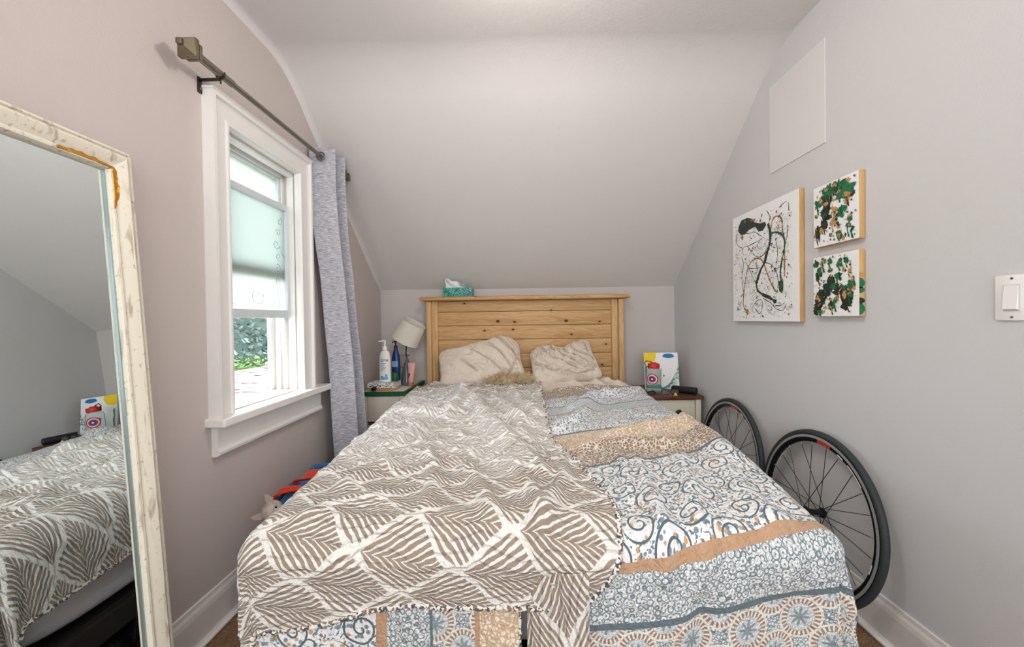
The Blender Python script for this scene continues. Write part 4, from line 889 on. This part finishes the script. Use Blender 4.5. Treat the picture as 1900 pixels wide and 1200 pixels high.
# pink tube
pt = thing('cream_tube', (-.835, 3.06, .652), 'pink squeeze tube standing upright right of the lamp base', 'tube'); M_pink = plain('pink_tube', '#dda59c', .4, mott=.15, sc=60)
P = np.zeros((14, 24, 3))
for i in range(14):
    t = i/13; 
    for j in range(24): a = 2*PI*j/24; P[i, j] = (-.835+(.021+.007*t)*math.cos(a)-.006+.006*t, 3.0+.020*(1-t**1.5)*math.sin(a)+.0012*math.sin(a), .684+.145*t)
P0 = P.copy(); b = MB().grid(P, wrap=True); b.f.append(tuple(range(24))); b.mi.append(0); b.f.append(tuple(13*24+k for k in range(24))); b.mi.append(0); b.build('tube_body', M_pink, pt, smooth=60)
MB().lathe([(.021, 0), (.022, .002), (.021, .030)], 20, Matrix.Translation((-.841, 3.0, .6545))).build('cap', plain('copper_cap', '#c98a78', .3, .3), pt, smooth=40)
b = MB().box(-.857, -.848, 2.9975, 2.9985, .792, .806).box(-.845, -.836, 2.9975, 2.9985, .792, .806); b.box(-.856, -.846, 2.984, 2.985, .715, .750); b.box(-.842, -.838, 2.984, 2.985, .715, .745); tag(b.build('print', plain('purple_print', '#4a2348', .5), pt), kind='stuff')

# ------------------------------------------------------------------ right nightstand and what stands on it
n2 = thing('nightstand', (1.04, 3.0, 0), 'cream nightstand with a dark stained wood top and black knob on the right', 'nightstand')
TZ = .608
MB().box(.842, 1.248, 2.728, 3.20, TZ-.026, TZ, .004).build('tabletop', M_dwood, n2, smooth=40)
b = MB().box(.862, .880, 2.755, 3.185, 0, TZ-.026, .002).box(1.212, 1.230, 2.755, 3.185, 0, TZ-.026, .002).box(.88, 1.212, 3.17, 3.185, .05, TZ-.026).box(.88, 1.212, 2.77, 3.17, .05, .07); b.build('carcass', M_cream2, n2)
MB().box(1.196, 1.232, 2.742, 2.762, 0, TZ-.026, .003).build('front_post', M_cream2, n2); MB().box(.860, .896, 2.742, 2.762, 0, TZ-.026, .003).build('front_post', M_cream2, n2)
for z0, z1 in ((.415, .575), (.235, .400)):
    d = MB().box(.899, 1.193, 2.750, 2.766, z0, z1, .003).box(.915, 1.177, 2.7475, 2.751, z0+.018, z1-.018, .002).build('drawer', M_cream2, n2, smooth=40)
    MB().lathe([(.007, 0), (.007, .012), (.020, .017), (.021, .024), (.014, .030), (0, .031)], 20, Matrix.Translation((1.075, 2.7475, (z0+z1)/2-.0)) @ Matrix.Rotation(PI/2, 4, 'X')).build('knob', M_black, d, smooth=50)
# child's painting leaning on the wall
cp = thing('leaning_canvas', (1.04, 3.0, TZ), 'childs painting with a yellow sun and blue cloud propped on the dark nightstand', 'painting')
TP = Matrix.Translation((1.045, 2.99, TZ+.001)) @ Matrix.Rotation(math.radians(-7), 4, 'Z') @ Matrix.Rotation(math.radians(-11), 4, 'X')
MB().box(-.112, .135, 0, .014, 0, .275, .001, M=TP).build('canvas', M_canv, cp)
b = MB(); lay = [-.0006]
def pp(u, v):
    return tuple(TP @ Vector((-.112+.247*u, lay[0], .275*(1-v))))
def poly(pts, mi): lay[0] -= .0001; b.add([pp(*p) for p in pts], [tuple(range(len(pts)))], mi)
def ell(u, v, ru, rv, mi, n=20, a0=0, a1=2*PI): poly([(u+ru*math.cos(a)*(1+.06*math.sin(5*a)), v+rv*math.sin(a)) for a in np.linspace(a0, a1, n, endpoint=False)], mi)
poly([(.0, .0), (.37, .0), (.36, .12), (.31, .22), (.2, .28), (.08, .29), (0, .26)], 0); ell(.72, .09, .17, .062, 1)
rnd = random.Random(6)
for k in range(26):
    t = k/25; u = .45+.53*t; v = .97-.55*t**2.0
    for q in range(4):
        uu = min(.975, u+.03*rnd.random()); vv = min(.985, v+(.98-v)*q/4*rnd.random()+.01)
        poly([(uu-.014, vv), (uu, vv-.028), (uu+.014, vv-.008), (uu+.004, vv+.012)], 2 if q % 2 else 3)
for k in range(14):
    v = .40+.55*k/14; poly([(.01, v), (.05+.02*math.sin(k), v-.02), (.06, v+.02), (.01, v+.03)], 2+k % 2)
for k in range(10): u = .03+.42*k/10; poly([(u, .90), (u+.06, .88+.02*math.sin(k)), (u+.07, .96), (u+.01, .975)], 2)
b.build('poster_paint', [plain('yellow_poster_paint', '#f0d21c', .5), plain('blue_poster_paint', '#1f7ab5', .5), plain('teal_poster_paint', '#1d9a84', .5), plain('deep_teal_paint', '#146a55', .5)], cp, fix=False)
b = MB(); lay = [-.0022]; ell(.475, .475, .030, .030, 0, 12); ell(.475, .475, .017, .017, 1, 10); poly([(.462, .51), (.488, .51), (.495, .56), (.485, .62), (.465, .62), (.455, .56)], 0); ell(.56, .635, .02, .024, 0, 10)
b.build('stick_figure', [plain('black_marker', '#2a2226', .5), M_white], cp, fix=False)
# clear water bottle with a ring badge
wb = thing('water_bottle', (.972, 2.86, TZ), 'clear plastic bottle with a red screw lid and round red ring badge', 'bottle'); T0 = Matrix.Translation((.972, 2.86, TZ+.0005))
Mg = Mt('clear_plastic', '#d9e6e4', .06); Mg.b.inputs['Transmission Weight'].default_value = .92; Mg.b.inputs['IOR'].default_value = 1.15
MB().lathe([(.036, 0), (.041, .004), (.042, .012), (.042, .135), (.038, .150), (.030, .156), (.030, .165)], 32, T0).build('bottle_body', Mg.m, wb, smooth=50)
MB().lathe([(.033, .160), (.034, .163), (.034, .186), (.031, .190), (.018, .192), (.017, .198), (0, .199)], 28, T0).build('lid', plain('red_lid', '#cc2f2c', .35), wb, smooth=40)
MB().tube([(.950+.0, 2.85, TZ+.165), (.925, 2.85, TZ+.172), (.915, 2.85, TZ+.195), (.928, 2.85, TZ+.212), (.95, 2.855, TZ+.205), (.97, 2.86, TZ+.192)], .0028, 8).build('strap', M_black, wb, smooth=60)
def onbot(cx_a, r0, r1, z, mi, n=28):
    vs = []; fs = []
    for k in range(n):
        a = 2*PI*k/n
        for r_ in (r0, r1):
            th = -PI/2+cx_a+r_*math.cos(a)/.0428; vs.append((.972+.0428*math.cos(th), 2.86+.0428*math.sin(th), TZ+z+r_*math.sin(a)))
    for k in range(n): j = (k+1) % n; fs.append((2*k, 2*j, 2*j+1, 2*k+1))
    b.add(vs, fs, mi)
b = MB(); cxa = -.55
onbot(cxa, .029, .036, .092, 0); onbot(cxa, .022, .029, .092, 1); onbot(cxa, .0165, .022, .092, 0); onbot(cxa, .006, .0165, .092, 2); onbot(cxa, 0, .006, .092, 1)
part_label(b.build('round_badge', [plain('badge_red', '#c5303a', .4), plain('badge_pink_white', '#f1d5d3', .4), plain('badge_blue', '#23488c', .4)], wb, smooth=60, fix=False), 'round badge of red and pale rings around a blue centre')
wb.scale = (1.22, 1.22, 1.08); wb.location.y += .03; wb.location.x -= .012
# glasses, cylinder case, small bits
gl = thing('eyeglasses', (1.02, 2.80, TZ), 'black framed eyeglasses standing open in front of the clear bottle', 'glasses')
def ring(cx_, w_, h_): return [(cx_+w_*math.copysign(abs(math.cos(a))**.7, math.cos(a)), 2.775, TZ+.022+h_*math.copysign(abs(math.sin(a))**.7, math.sin(a))) for a in np.linspace(0, 2*PI, 26, endpoint=False)]
MB().tube(ring(1.003, .026, .019), .002, 6, closed=True).tube(ring(1.067, .026, .019), .002, 6, closed=True).tube([(1.029, 2.775, TZ+.026), (1.035, 2.773, TZ+.03), (1.041, 2.775, TZ+.026)], .002, 6).build('front_frame', M_black, gl, smooth=60)
for x, s_ in ((.977, -1), (1.093, 1)): MB().tube([(x, 2.775, TZ+.030), (x-.02*s_, 2.83, TZ+.028), (x-.06*s_, 2.85, TZ+.018), (x-.085*s_, 2.845, TZ+.003)] if s_ < 0 else [(x, 2.775, TZ+.030), (x+.006, 2.84, TZ+.028), (x+.006, 2.90, TZ+.022), (x+.004, 2.92, TZ+.008)], .0018, 6).build('temple', M_black, gl, smooth=60)
for cx_ in (1.003, 1.067): MB().lathe([(.024, 0), (.024, .0008)], 20, Matrix.Translation((cx_, 2.775, TZ+.022)) @ Matrix.Rotation(PI/2, 4, 'X'), sy=.72).build('lens', Mg.m, gl)
cc_ = thing('cylinder_case', (1.15, 2.84, TZ), 'black cylinder case lying at the right end of the dark nightstand top', 'case')
p0, p1 = Vector((1.085, 2.875, TZ+.0255)), Vector((1.215, 2.765, TZ+.0255)); dr_ = (p1-p0)
MB().tube([p0, p0+dr_*.03, p0+dr_*.9, p0+dr_*.97, p0+dr_], [.020, .025, .025, .024, .019], 24).build('body', plain('black_grille', '#17191e', .6, sc=500, mott=.5, bump=.001), cc_, smooth=50)
MB().tube([p0+dr_*.93, p0+dr_*.955], .0258, 24).build('end_ring', plain('navy_ring', '#20304a', .3), cc_, smooth=50)
MB().box(-.03, .03, -.003, .003, .0252, .0262, M=Matrix.Translation((p0+p1)/2) @ Matrix.Rotation(math.atan2(dr_.y, dr_.x), 4, 'Z')).build('print', plain('grey_print', '#9a9aa0', .5), cc_)
b = MB(); 
kc = thing('hair_clip', (.915, 2.80, TZ), 'dark claw hair clip left of the eyeglasses', 'hair clip')
MB().tube([(.885, 2.80, TZ+.006), (.90, 2.80, TZ+.018), (.925, 2.80, TZ+.022), (.945, 2.80, TZ+.010)], [.004, .007, .007, .004], 8).build('clip_body', M_black, kc, smooth=60)
for k in range(4): MB().tube([(.895+.012*k, 2.796, TZ+.017), (.893+.013*k, 2.782, TZ+.010), (.895+.012*k, 2.776, TZ+.002)], .0016, 5).build('tooth', M_black, kc)
o = MB().tube([(.955+.012*math.cos(a)+.03*t, 2.755+.010*math.sin(a), TZ+.004) for t, a in zip(np.linspace(0, 1, 40), np.linspace(0, 18, 40))], .003, 6).build('bead_bracelet', plain('mauve_beads', '#6e4f4e', .4), smooth=60); tag(o, 'small dark coiled bracelet on the front of the dark nightstand', 'bracelet')
o = MB().lathe([(.0, 0), (.014, 0), (.009, .010), (.004, .018), (0, .02)], 6, Matrix.Translation((1.062, 2.752, TZ+.0005))).build('yellow_trinket', plain('yellow_plastic', '#e2bf3c', .4)); tag(o, 'small yellow trinket under the eyeglasses', 'trinket')

# tissue box on the headboard cap
tb = thing('tissue_box', (-.49, 3.17, 1.334), 'teal patterned tissue box on the headboard shelf', 'tissue box')
mt = Mt('teal_pattern_card', '#1c8f88', .45); c = mt.coord(); vd = mt.voro(c, 42, 'DISTANCE_TO_EDGE'); vf = mt.voro(c, 42, 'F1'); nz_ = mt.noise(c, 22, 2)
cc1 = mt.mix(ss(nz_, .4, .6), '#0d6a74', '#2aa37c'); cc1 = mt.mix(ss(sin(vf*26), .55, .85), cc1, '#9adbd8'); mt.color(mt.mix(ss(vd, .05, .02), cc1, '#0b3a44'))
MB().box(-.613, -.378, 3.125, 3.235, 1.3345, 1.405, .003).build('carton', mt.m, tb, smooth=40)
n = 26; P = np.zeros((n, n, 3))
for i in range(n):
    for j in range(n):
        u = j/(n-1); t = i/(n-1); x = -.605+u*.165; h = .085*(1-.62*u)*t**.7
        P[i, j] = (x+.006*math.sin(t*7), 3.185+.018*math.sin(u*9+t*3)*t-.03*t*u, 1.400+h+.006*math.sin(u*14)*t)
o = MB().grid(P).build('tissue', plain('white_tissue', '#eceae8', .8), tb, smooth=180); md = o.modifiers.new('S', 'SOLIDIFY'); md.thickness = .0012

# ------------------------------------------------------------------ bicycle wheels
def wheel(cy, label, rot0, xtop=1.236, xbot=1.172, skew=True):
    R = .334; lean = math.asin((xtop-xbot)/(2*.322)); cz = R*math.cos(lean)+.001
    t = thing('bicycle_wheel', ((xtop+xbot)/2, cy, 0), label, 'wheel', 'bicycle wheels leaning on the right wall')
    M = Matrix.Translation(((xtop+xbot)/2, cy, cz)) @ Matrix.Rotation(lean, 4, 'Y') @ Matrix.Rotation(PI/2, 4, 'Y') @ Matrix.Rotation(rot0, 4, 'Z')   # local z = axle (+x world), local x,y in plane
    def torus(Rm, prof, n=96):
        vs = []; fs = []; k = len(prof)
        for i in range(n):
            a = 2*PI*i/n
            for (dr, dz) in prof: vs.append(M @ Vector(((Rm+dr)*math.cos(a), (Rm+dr)*math.sin(a), dz)))
        for i in range(n):
            j = (i+1) % n
            for q in range(k): fs.append((i*k+q, i*k+(q+1) % k, j*k+(q+1) % k, j*k+q))
        return MB().add(vs, fs)
    torus(.3215, [(.0125*math.cos(a), .0125*math.sin(a)) for a in np.linspace(0, 2*PI, 14, endpoint=False)]).build('tyre', M_rubber, t, smooth=180)
    torus(.300, [(.012, -.0105), (.012, .0105), (.003, .0108), (-.010, .009), (-.0165, .004), (-.0165, -.004), (-.010, -.009), (.003, -.0108)]).build('rim', M_rim, t, smooth=35)
    for sg in (-1, 1): torus(.3055, [(.0060, sg*.0104), (.0060, sg*.0116), (-.0045, sg*.0116), (-.0045, sg*.0104)]).build('brake_track', M_brake, t, smooth=35)
    def deco(a0, a1, mat, nm, r0=.2865, r1=.300, dz=-.0113):
        vs = []; n = 14
        for i in range(n+1):
            a = a0+(a1-a0)*i/n
            for r_ in (r0, r1): vs.append(M @ Vector((r_*math.cos(a), r_*math.sin(a), dz+(.0015 if r_ < .29 else 0))))
        return MB().add(vs, [(2*i, 2*i+2, 2*i+3, 2*i+1) for i in range(n)]).build(nm, mat, t, fix=False)
    # decals are placed in world terms: local angle of the top is
    up = (M.inverted().to_3x3() @ Vector((0, 0, 1))); at = math.atan2(up.y, up.x); nr = (M.inverted().to_3x3() @ Vector((0, -1, 0))); an = math.atan2(nr.y, nr.x); sgn = 1 if ((an-at) % (2*PI)) < PI else -1
    deco(at-.02*sgn, at+.22*sgn, M_red, 'red_decal'); deco(at+PI+.15*sgn, at+PI+.3*sgn, M_red, 'red_decal')
    deco(at+.36*sgn, at+.46*sgn, M_white, 'white_decal', .290, .294); deco(at+.55*sgn, at+.85*sgn, M_white, 'white_decal', .291, .2945); deco(at+1.72*sgn, at+1.85*sgn, M_white, 'white_decal', .289, .295)
    hubz = .034
    MB().lathe([(.006, -.052), (.012, -.050), (.012, -.040), (.021, -.036), (.021, -.032), (.0125, -.028), (.0115, 0), (.0125, .028), (.021, .032), (.021, .036), (.012, .040), (.012, .046), (.006, .046)], 20, M).build('hub', M_black, t, smooth=40)
    b = MB().tube([M @ Vector((0, 0, -.075)), M @ Vector((0, 0, -.05))], .0045, 8)
    b.tube([M @ Vector((0, 0, -.070)), M @ Vector((-.03*math.cos(at)+.0, -.03*math.sin(at), -.078)), M @ Vector((-.07*math.cos(at), -.07*math.sin(at), -.070))], [.006, .005, .004], 8)
    b.build('skewer', M_black, t, smooth=60); MB().tube([M @ Vector((0, 0, .04)), M @ Vector((0, 0, .050))], .005, 8).build('axle_nut', M_black, t, smooth=60)
    sp = []; N = 24
    for k in range(N):
        sd = -1 if k % 2 else 1; a = 2*PI*k/N+.06; off = (1.05 if (k//2) % 2 else -1.05); ah = a+off
        p = M @ Vector((.019*math.cos(ah), .019*math.sin(ah), sd*.034)); q = M @ Vector((.285*math.cos(a), .285*math.sin(a), sd*.002))
        s_ = MB().tube([p, q], .0014, 5).build('spoke', M_black, t)
        MB().tube([p+(q-p)*.955, q], .0021, 6).build('nipple', M_brake, s_)
    va = at-.78*sgn; MB().tube([M @ Vector((.284*math.cos(va), .284*math.sin(va), 0)), M @ Vector((.248*math.cos(va), .248*math.sin(va), 0))], .0025, 6).build('valve', plain('brass_valve', '#b3a15a', .3, .8), t)
    return t
wheel(1.660, 'nearer bicycle wheel with black tyre and spokes leaning on the right wall', .05)
wheel(2.335, 'farther bicycle wheel beside the dark-topped nightstand', .13)

# ------------------------------------------------------------------ bag and cat between bed and left wall
bg_ = thing('fabric_bag', (-.93, 1.9, 0), 'blue bag with orange-red flaps stuffed between the bed and the left wall', 'bag')
M_bb = fabric('blue_nylon', '#2c6ea6', '#1b4f7d', 200, 200); M_br = fabric('orange_red_nylon', '#e5431c', '#c2300f', 200, 200); M_dr = fabric('dark_red_nylon', '#7c1c1e', '#5b1316', 200, 200)
def bagP(x0, x1, y0, y1, z0, z1, e=.35, seed=1, amp=.02):
    P = superbox(x0, x1, y0, y1, z0, z1, e, 64, 36); N = vnoise(P[..., 0]*9+P[..., 2]*7, P[..., 1]*9, seed)*amp+vnoise(P[..., 0]*25, P[..., 1]*25+P[..., 2]*20, seed+1)*amp*.3
    c = np.array([(x0+x1)/2, (y0+y1)/2, (z0+z1)/2]); d = P-c; d /= np.linalg.norm(d, axis=-1, keepdims=True)+1e-9; return P+d*N[..., None]
MB().grid(bagP(-1.05, -.765, 1.61, 1.98, .008, .412, .22, 1, .010), wrap=True).build('bag_body', M_bb, bg_, smooth=180)
def strap(y, w_, zt, mat, name, x0=-1.06, x1=-.76, sk=.04, seed=0):
    n = 30; P = np.zeros((n, 8, 3))
    for i in range(n):
        t = i/(n-1); a = PI*t
        for j in range(8): u = j/7-.5; P[i, j] = ((x0+x1)/2-(x1-x0)/2*math.copysign(abs(math.cos(a))**.4, math.cos(a))*1.02, y+u*w_+sk*(t-.5)+.01*math.sin(t*9+seed), .20+(zt-.20)*math.sin(a)**.22+.008*math.sin(u*6+t*11+seed))
    o = MB().grid(P).build(name, mat, bg_, smooth=180); md = o.modifiers.new('S', 'SOLIDIFY'); md.thickness = .006
strap(1.83, .11, .440, M_br, 'flap', seed=1); strap(1.765, .022, .436, M_dr, 'trim_strap', seed=2); strap(1.655, .030, .443, M_br, 'strap', seed=3, sk=-.03); strap(1.925, .06, .446, M_bb, 'flap', seed=4); strap(1.715, .07, .434, M_bb, 'pocket_flap', seed=5)
# lying cat, head raised beside the bag
def catmat():
    m = Mt('pale_grey_cat_skin', '#b9a8a0', .75); c = m.coord(); n = m.noise(m.scale(c, (30, 90, 30)), 1, 3, 1.0); g = m.noise(c, 150, 3)
    m.color(m.mix(ss(n, .45, .62)*.55, '#b9aaa1', '#7d7069')); m.bump(g, .001); return m.m
M_cat = catmat(); HS = 1.22
cat = thing('cat', (-.93, 1.56, 0), 'pale grey short-haired cat with big ears peering up beside the blue bag', 'cat')
sk = [((-.90, 1.545, .13), .055), ((-.915, 1.53, .22), .050), ((-.935, 1.515, .30), .042), ((-.950, 1.507, .355), .028), ((-.958, 1.503, .390), .024),   # pelvis chest neck
      ((-.87, 1.50, .10), .038), ((-.86, 1.46, .03), .018), ((-.87, 1.42, .012), .014),
      ((-.93, 1.585, .10), .038), ((-.945, 1.60, .03), .018), ((-.96, 1.56, .012), .014),
      ((-.90, 1.49, .20), .022), ((-.905, 1.465, .10), .015), ((-.91, 1.44, .012), .013),
      ((-.955, 1.53, .19), .022), ((-.965, 1.50, .10), .015), ((-.97, 1.47, .012), .013),
      ((-.84, 1.585, .06), .016), ((-.80, 1.56, .02), .011), ((-.81, 1.50, .012), .009), ((-.83, 1.45, .011), .006),
      ((-.966, 1.501, .412), .024), ((-.969, 1.500, .432), .020)]
ed = [(0, 1), (1, 2), (2, 3), (3, 4), (0, 5), (5, 6), (6, 7), (0, 8), (8, 9), (9, 10), (2, 11), (11, 12), (12, 13), (2, 14), (14, 15), (15, 16), (0, 17), (17, 18), (18, 19), (19, 20), (4, 21), (21, 22)]
bm = bmesh.new()
for a_, b_ in ed:
    pa, pb2 = Vector(sk[a_][0]), Vector(sk[b_][0]); ra, rb = sk[a_][1], sk[b_][1]; n_ = max(3, int((pb2-pa).length/.007))
    for q in range(n_+1):
        t = q/n_; t2 = t*t*(3-2*t)
        bmesh.ops.create_icosphere(bm, subdivisions=2, radius=ra+(rb-ra)*t2, matrix=Matrix.Translation(pa.lerp(pb2, t)))
# head: local frame x = right, y = face forward, z = crown
fwd = Vector((.62, -.75, .16)).normalized(); crown = Vector((-.82, -.30, .50)); crown = (crown-fwd*crown.dot(fwd)).normalized(); rt = fwd.cross(crown)
HM = Matrix((( rt.x, fwd.x, crown.x, -.968), (rt.y, fwd.y, crown.y, 1.50), (rt.z, fwd.z, crown.z, .425), (0, 0, 0, 1))) @ Matrix.Scale(HS, 4)
def headpt(th, ph):
    d = Vector((math.cos(ph)*math.cos(th), math.cos(ph)*math.sin(th), math.sin(ph))); r_ = Vector((.031*d.x, .034*d.y, .029*d.z))
    f = max(0, d.y); r_.y += .016*f**4*(1 if d.z < .35 else .5); r_.z -= .006*f**2
    if d.y > .6: r_.x *= 1-.25*(d.y-.6)
    return HM @ r_
vs = []; n1, n2_ = 26, 18; idx = []
for i in range(n2_+1):
    ph = -PI/2+PI*i/n2_; row = []
    for j in range(n1): row.append(bm.verts.new(headpt(2*PI*j/n1, ph)))
    idx.append(row)
for i in range(n2_):
    for j in range(n1):
        bm.faces.new((idx[i][j], idx[i][(j+1) % n1], idx[i+1][(j+1) % n1], idx[i+1][j]))
for s_ in (-1, 1):       # ears: tall cupped cones
    rows = []
    for i in range(8):
        t = i/7; w_ = .0215*(1-t)**.7+.0022; row = []
        for j in range(12):
            a = 2*PI*j/12; yy = -.004+(w_*.42+.0022)*math.sin(a)-(.004*(1-t) if math.sin(a) > .2 else 0)
            row.append(bm.verts.new(HM @ Vector((s_*(.019+.020*t)+w_*math.cos(a), yy, .013+.042*t))))
        rows.append(row)
    for i in range(7):
        for j in range(12): bm.faces.new((rows[i][j], rows[i][(j+1) % 12], rows[i+1][(j+1) % 12], rows[i+1][j]))
    bm.faces.new(rows[-1])
bmesh.ops.remove_doubles(bm, verts=bm.verts, dist=.0003); bmesh.ops.recalc_face_normals(bm, faces=bm.faces)
for f in bm.faces: f.smooth = True
mc = bpy.data.meshes.new('cat_body'); bm.to_mesh(mc); bm.free(); mc.materials.append(M_cat); cb_ = bpy.data.objects.new('cat_body', mc); COL.objects.link(cb_); cb_.parent = cat; cb_.matrix_parent_inverse = cat.matrix_basis.inverted()
rm = cb_.modifiers.new('Remesh', 'REMESH'); rm.mode = 'VOXEL'; rm.voxel_size = .0020; rm.use_smooth_shade = True
sm_ = cb_.modifiers.new('Smooth', 'SMOOTH'); sm_.iterations = 4; sm_.factor = .5
bpy.context.view_layer.update(); me3 = bpy.data.meshes.new_from_object(cb_.evaluated_get(bpy.context.evaluated_depsgraph_get())); cb_.modifiers.clear(); cb_.data = me3; me3.name = 'cat_body'
bm = bmesh.new(); bm.from_mesh(me3); seen = set(); comps = []
for v in bm.verts:
    if v in seen: continue
    st_ = [v]; seen.add(v); comp = []
    while st_:
        q = st_.pop(); comp.append(q)
        for e_ in q.link_edges:
            w_ = e_.other_vert(q)
            if w_ not in seen: seen.add(w_); st_.append(w_)
    comps.append(comp)
comps.sort(key=len); print('cat comps', [len(c_) for c_ in comps])
for comp in comps[:-1]:
    for v in comp: bm.verts.remove(v)
bm.to_mesh(me3); bm.free()
M_eye = plain('cat_eye', '#7f8d84', .1); M_pup = plain('pupil', '#101010', .1); M_ear = plain('inner_ear_pink', '#a08f86', .8); M_nose = plain('cat_nose', '#a3736c', .5)
for s_ in (-1, 1):
    C = Vector((s_*.0145, .0305, .003))
    e = MB().lathe([(.0, -.0062), (.0040, -.0048), (.0062, 0), (.0040, .0048), (0, .0062)], 14, HM @ Matrix.Translation(C)).build('eye', M_eye, cat, smooth=180)
    MB().lathe([(.0028, 0), (.0028, .0007)], 12, HM @ Matrix.Translation(C+Vector((s_*.001, .0060, 0))) @ Matrix.Rotation(-PI/2, 4, 'X')).build('pupil', M_pup, e)
    MB().add([HM @ Vector((s_*(.019+.020*t)+k*w_, .0040-.006*t*.3, .016+.038*t)) for t, w_, k in ((.02, .014, -1), (.02, .014, 1), (.5, .009, 1), (.82, .002, 0), (.5, .009, -1))], [(0, 1, 2, 3, 4)]).build('inner_ear', M_ear, cat)
MB().lathe([(.0, -.003), (.0035, 0), (0, .003)], 10, HM @ Matrix.Translation((0, .049, -.006))).build('nose', M_nose, cat, smooth=180)

# ------------------------------------------------------------------ things under the bed, seen in the mirror
pb_ = MB().grid(bagP(-.69, -.25, 1.06, 1.42, .004, .175, .5, 5, .015), wrap=True).build('plastic_bag', plain('glossy_black_plastic', '#0e1014', .12, mott=.3, bump=.004, sc=40), smooth=180); tag(pb_, 'glossy black plastic bag stuffed under the bed, seen in the mirror', 'bag')
sb = MB().grid(bagP(-.71, -.40, 1.46, 1.95, .004, .180, .6, 9, .012), wrap=True).build('suede_bag', fabric('grey_suede', '#a59f98', '#7d766e', 150, 150), smooth=180); tag(sb, 'grey suede bag under the bed, seen in the mirror', 'bag')
# ceiling lamp that holds the bulb (above the frame)
cl = thing('ceiling_lamp', (.05, 1.15, 2.46), 'round white ceiling lamp base just above the picture', 'lamp')
MB().lathe([(.07, 0), (.07, -.02), (.03, -.04), (.03, -.09)], 24, Matrix.Translation((.05, 1.15, 2.464))).build('canopy', M_white, cl, smooth=40)
